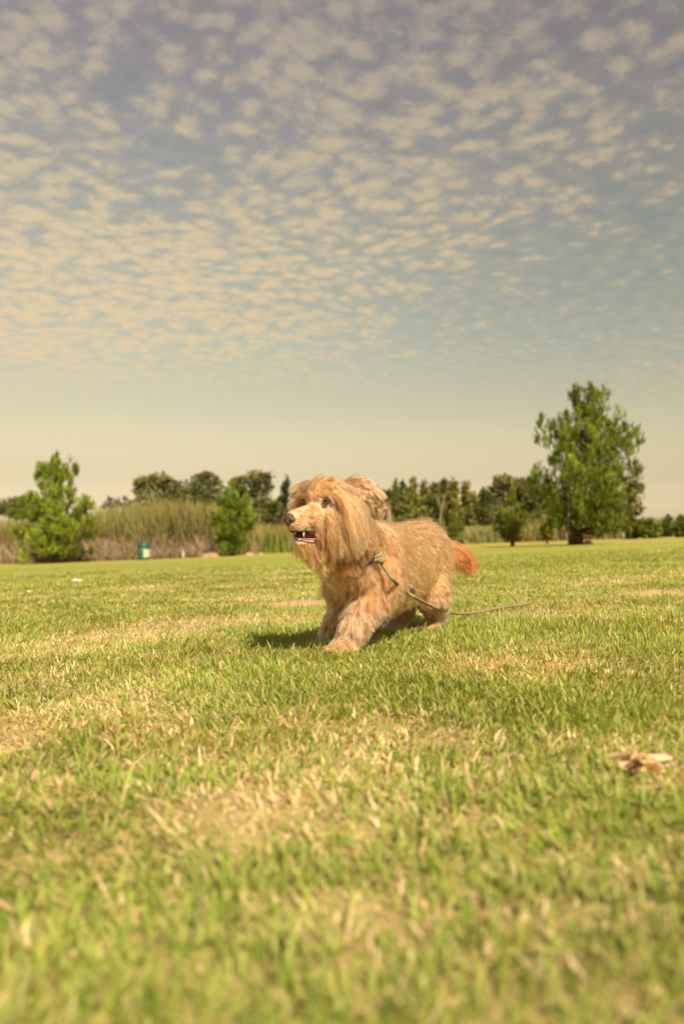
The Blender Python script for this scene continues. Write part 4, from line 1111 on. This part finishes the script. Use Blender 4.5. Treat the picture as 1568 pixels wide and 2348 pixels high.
kp = [kn+kx*.014*math.cos(a__)*(1)+kz*.009*math.sin(a__)+ky*(.007*math.sin(2*a__)-.004) for a__ in np.linspace(0, 2*np.pi, 14)]
rope("knot", kp + [kn+kx*-.012+kz*-.004-ky*.01, on_body(852, 1287, .044)], .0062, leash, 60)
rope("handle_loop", [P(1180, 1388.5, 3.72), P(1196, 1387, 3.74), P(1210, 1384, 3.84), P(1214, 1380, 3.94), P(1200, 1380.5, 3.96), P(1186, 1385, 3.84)], .006, leash, 40)

# ------------------------------------------------------------------ small things in the field
def gpt(x, y, lift_=0.0):
    gx, gy = grow(x, y); return np.array([gx, gy, float(gz(gx, gy))+lift_])
def lathe(profile, n=24):
    pr = np.array(profile, float); m = len(pr); a = np.linspace(0, 2*np.pi, n, endpoint=False)
    V = np.stack([pr[:, 0, None]*np.cos(a), pr[:, 0, None]*np.sin(a), np.repeat(pr[:, 1, None], n, 1)], -1).reshape(-1, 3)
    i = np.arange(m-1)[:, None]*n; j = np.arange(n)[None]; k = (j+1) % n
    return V, np.stack([i+j, i+k, i+n+k, i+n+j], -1).reshape(-1, 4)
def boxv(c, s_):
    c = np.array(c, float); h = np.array(s_, float)/2
    V = np.array([[x, y, z] for x in (-1, 1) for y in (-1, 1) for z in (-1, 1)])*h+c
    return V, np.array([[0, 1, 3, 2], [4, 6, 7, 5], [0, 4, 5, 1], [2, 3, 7, 6], [0, 2, 6, 4], [1, 5, 7, 3]])

# litter bin
tb = P(330, 1294, 37.0); tb[2] = float(gz(tb[0], tb[1]))-.02
e = empty("litter_bin", tuple(tb)); tag(e, "green round litter bin with a dark domed lid, in front of the dry brush", "litter bin")
kk = 37.0/F_PX; R = 13.5*kk; Hh = 24*kk + .14
V, Q = lathe([(0, 0), (R*.93, 0), (R*.97, .02), (R, Hh*.5), (R*1.03, Hh), (R*.96, Hh+.005), (0, Hh+.005)])
np_mesh("barrel", V+tb, [Q], simple_mat("bin_green", (.03, .12, .075), .5, 8, .25), e, smooth=False)
V, Q = lathe([(R*1.08, Hh-.02), (R*1.1, Hh+.02), (R*1.0, Hh+.10), (R*.72, Hh+.20), (R*.62, Hh+.27), (R*.3, Hh+.31), (0, Hh+.32)])
np_mesh("lid", V+tb, [Q], simple_mat("bin_lid", (.03, .055, .045), .5, 8, .2), e, smooth=True)
# pale worn patch wrapping the side of the barrel
V, Q = [], []
for i in range(7):
    an = math.radians(-80+i*13); V += [[R*1.035*math.cos(an), R*1.035*math.sin(an), z] for z in (.16, Hh*.86-.05*(i % 2))]
for i in range(6): Q.append([2*i, 2*i+2, 2*i+3, 2*i+1])
np_mesh("notice", np.array(V)+tb, [np.array(Q)], simple_mat("notice_pale", (.42, .42, .28), .7, 30, .4), e)

def post(name, label, x, ytop, ybot, wpx, depth, mat, cat="post"):
    k = depth/F_PX; b0 = P(x, ybot, depth); b0[2] = min(b0[2], float(gz(b0[0], depth)))-.05; h = P(x, ytop, depth)[2]-b0[2]
    r = wpx*k/2
    V, Q = lathe([(0, 0), (r, 0), (r, h*.97), (r*.8, h), (0, h)], 10)
    o = np_mesh(name, V, [Q], mat, None); o.location = b0; return tag(o, label, cat)
white = simple_mat("white_paint", (.55, .52, .43), .6, 12, .1)
post("white_post", "thick short white post showing just above the dog's back", 985, 1192, 1222, 9, 52, white)
post("white_post", "thin short white post at the foot of the dry brush, right of the bin", 420, 1264, 1290, 4, 37.6, white)
post("wooden_post", "squat brown wooden post between the tallest pine and the bushes", 1428, 1222, 1241, 7, 44, bark_pale)

def mound(name, label, cat, x, y, wpx, hpx, depth, mat, seed, rough_=.25, kind=None):
    r = np.random.default_rng(seed); k = depth/F_PX; c = P(x, y, depth); c[2] = float(gz(c[0], depth))-.03
    th = np.linspace(0, np.pi/2, 9); ph = np.linspace(0, 2*np.pi, 28, endpoint=False); T, Pp = np.meshgrid(th, ph, indexing='ij')
    rr = 1+rough_*(vnoise(np.cos(Pp)*2+T*3, np.sin(Pp)*2+T, 1.3, seed)-.5)*2
    V = np.stack([np.sin(T)*np.cos(Pp)*rr*wpx*k/2, np.sin(T)*np.sin(Pp)*rr*wpx*k/3, np.cos(T)*rr*hpx*k], -1).reshape(-1, 3)
    i = np.arange(8)[:, None]*28; j = np.arange(28)[None]; kq = (j+1) % 28
    o = np_mesh(name, V, [np.stack([i+j, i+28+j, i+28+kq, i+kq], -1).reshape(-1, 4)], mat, None, smooth=True); o.location = c
    return tag(o, label, cat, kind=kind)
dirt_m = simple_mat("dry_dirt", (.30, .20, .11), 1.0, 5, .3, .8, .05); rock_m = simple_mat("pale_rock", (.38, .27, .16), .9, 6, .25, .6, .1)
brown_m = simple_mat("stump_brown", (.17, .11, .06), 1.0, 6, .4, .8, .05)
mound("dirt_pile", "orange-tan heap of dry earth between the bin and the compact bright pine", "dirt pile", 488, 1287, 62, 11, 38.0, dirt_m, 1)
mound("rock", "larger pale rock at the foot of the compact bright pine", "rock", 571, 1281, 22, 7, 38.6, rock_m, 2)
mound("rock", "smaller pale rock on the right of the larger one", "rock", 598, 1280, 17, 5, 39.0, rock_m, 3)
mound("tree_stump", "low brown stump on the bare ground right of the tallest pine's trunk", "stump", 1348, 1252, 24, 11, 27.0, brown_m, 4, .4)
mound("dirt_pile", "small bare tan hump of soil in the grass near the right edge", "dirt pile", 1497, 1364, 62, 6, grow(1497, 1366)[1], dirt_m, 8, .5)

# litter
pl = simple_mat("white_plastic", (.55, .52, .45), .35)
c = gpt(178, 1336, .012)
q = Blobs(); w2_ = 11*c[1]/F_PX
q.ell(c+np.array([-w2_*.5, 0, .012]), (w2_*.55, .05, .020)); q.ell(c+np.array([w2_*.35, .01, .010]), (w2_*.68, .055, .017)); q.ell(c+np.array([w2_*.95, 0, .012]), (w2_*.15, .03, .015))
o = fuse(q, "plastic_bottle", .004, pl, None, 2); tag(o, "crushed white plastic bottle lying on the grass at the left", "litter")
c = gpt(66, 1360, .012); q = Blobs(); q.ell(c, (.014, .012, .012)); q.ell(c+np.array([.012, 0, .003]), (.009, .01, .006))
o = fuse(q, "paper_scrap", .002, pl, None, 1); tag(o, "tiny crumpled white scrap in the grass, left of the crushed bottle", "litter")

# dead leaves and straws in the near grass
straw_m = simple_mat("straw", (.66, .47, .26), .7, 60, .25)
leafd_m = simple_mat("dead_leaf", (.62, .43, .25), .8, 40, .3)
def blade_strip(pts, w, mat, name, twist=.6):
    c = spline(pts, 14); n = len(c); tg = nrm(np.gradient(c, axis=0)); s0 = nrm(np.cross(tg, UP+.01)); u0 = np.cross(s0, tg)
    an = np.linspace(0, twist, n)[:, None]; sd = s0*np.cos(an)+u0*np.sin(an); up_ = np.cross(sd, tg)
    ww = (w*np.sin(np.linspace(.25, np.pi-.12, n))**.7)[:, None]
    V = np.stack([c-sd*ww+up_*ww*.35, c, c+sd*ww+up_*ww*.35], 1)
    V = np.concatenate([V.reshape(-1, 3), (V-up_[:, None]*.0006).reshape(-1, 3)])
    i = np.arange(n-1)[:, None]*3; j = np.arange(2)[None]
    Q = np.stack([i+j, i+j+1, i+3+j+1, i+3+j], -1).reshape(-1, 4); m = n*3
    return V, np.vstack([Q, Q[:, ::-1]+m])
def straw(label, p0, p1, z0, z1, w=.0015, grp="loose straws in the near grass"):
    a_0 = gpt(*p0, z0); a_1 = gpt(*p1, z1) if z1 < .06 else None
    if a_1 is None: a_1 = P(p1[0], p1[1], a_0[1]+.01)
    V, Q = blade_strip([a_0, (a_0*2+a_1)/3+UP*.002, (a_0+a_1*2)/3+UP*.003, a_1], w, straw_m, "straw")
    o = np_mesh("straw", V-a_0, [Q], straw_m, None, smooth=True); o.location = a_0; tag(o, label, "straw", grp)
straw("pale upright straw in the grass at the left of centre, below the dog's shadow", (530, 1738), (536, 1680), .012, .1)
straw("pale curved straw standing below the dog's front paw", (702, 1655), (712, 1600), .012, .1)
straw("thin leaning straw closest to the dog's paw", (664, 1612), (690, 1572), .012, .1, .0013)
straw("long pale straw lying flat at the right edge of the picture", (1500, 1704), (1580, 1702), .030, .032, .0017)
straw("short pale straw lying flat near the left edge", (52, 1822), (130, 1816), .028, .032, .0017)
straw("slanted straw in the blurred grass left of centre at the bottom", (395, 1985), (330, 1905), .03, .03, .0015)
cl = gpt(1470, 1785, .012); e = empty("dead_leaf", tuple(cl)); tag(e, "curled tan dead leaves matted together in the grass near the right edge", "dead leaf")
r5 = np.random.default_rng(12)
for i in range(12):
    an = r5.uniform(0, 2*np.pi); ln = r5.uniform(.022, .050); d = np.array([math.cos(an), math.sin(an)*.6, r5.uniform(.05, .5)])
    V, Q = blade_strip([cl-d*ln*.5+UP*.004, cl+d*ln*.2+UP*.01, cl+d*ln], r5.uniform(.004, .009), leafd_m, "blade", r5.uniform(-1.5, 1.5))
    np_mesh("leaf_blade", V, [Q], leafd_m, e, smooth=True)

# white cars parked far behind the trees
def car(label, x, depth, seed):
    b0 = P(x, 1225, depth); b0[2] = float(gz(b0[0], depth))
    e = empty("parked_car", tuple(b0)); tag(e, label, "car", "white cars parked far behind the trees")
    prof = [(-2.15, .35), (-2.2, .75), (-1.9, .92), (-1.15, 1.0), (-.65, 1.42), (.85, 1.45), (1.5, 1.02), (2.1, .9), (2.2, .6), (2.15, .35)]
    def prism(pf, y0, y1):
        n = len(pf); V = [[x_, y, z] for y in (y0, y1) for x_, z in pf]
        return np.array(V, float), [np.array([[i, (i+1) % n, n+(i+1) % n, n+i] for i in range(n)])], n
    V, Q, n = prism(prof, -.85, .85); c0 = np.array([[0, .0, .8]]); V = np.vstack([V, [[0, -.85, .8]], [[0, .85, .8]]])
    T = np.array([[2*n, (i+1) % n, i] for i in range(n)]+[[2*n+1, n+i, n+(i+1) % n] for i in range(n)])
    np_mesh("body", V+b0, Q+[T], white, e)
    V, Q, n = prism([(-1.0, 1.0), (-.6, 1.36), (.78, 1.38), (1.3, 1.02)], -.87, .87); V = np.vstack([V]); Q = Q+[np.array([[3, 2, 1, 0], [4, 5, 6, 7]])]
    np_mesh("window", V+b0, Q, dark_m, e)
    for sx in (-1.35, 1.35):
        Vv, Qq = lathe([(0, -.1), (.33, -.1), (.33, .1), (0, .1)], 16); Vv = Vv[:, [0, 2, 1]]; np_mesh("wheel", Vv+b0+np.array([sx, -.8, .33]), [Qq], dark_m, e)
car("white parked car seen through the gap right of the small yellowish pine", 1207, 105, 1)
car("white parked car just left of the bush beside the tallest pine", 1238, 100, 2)
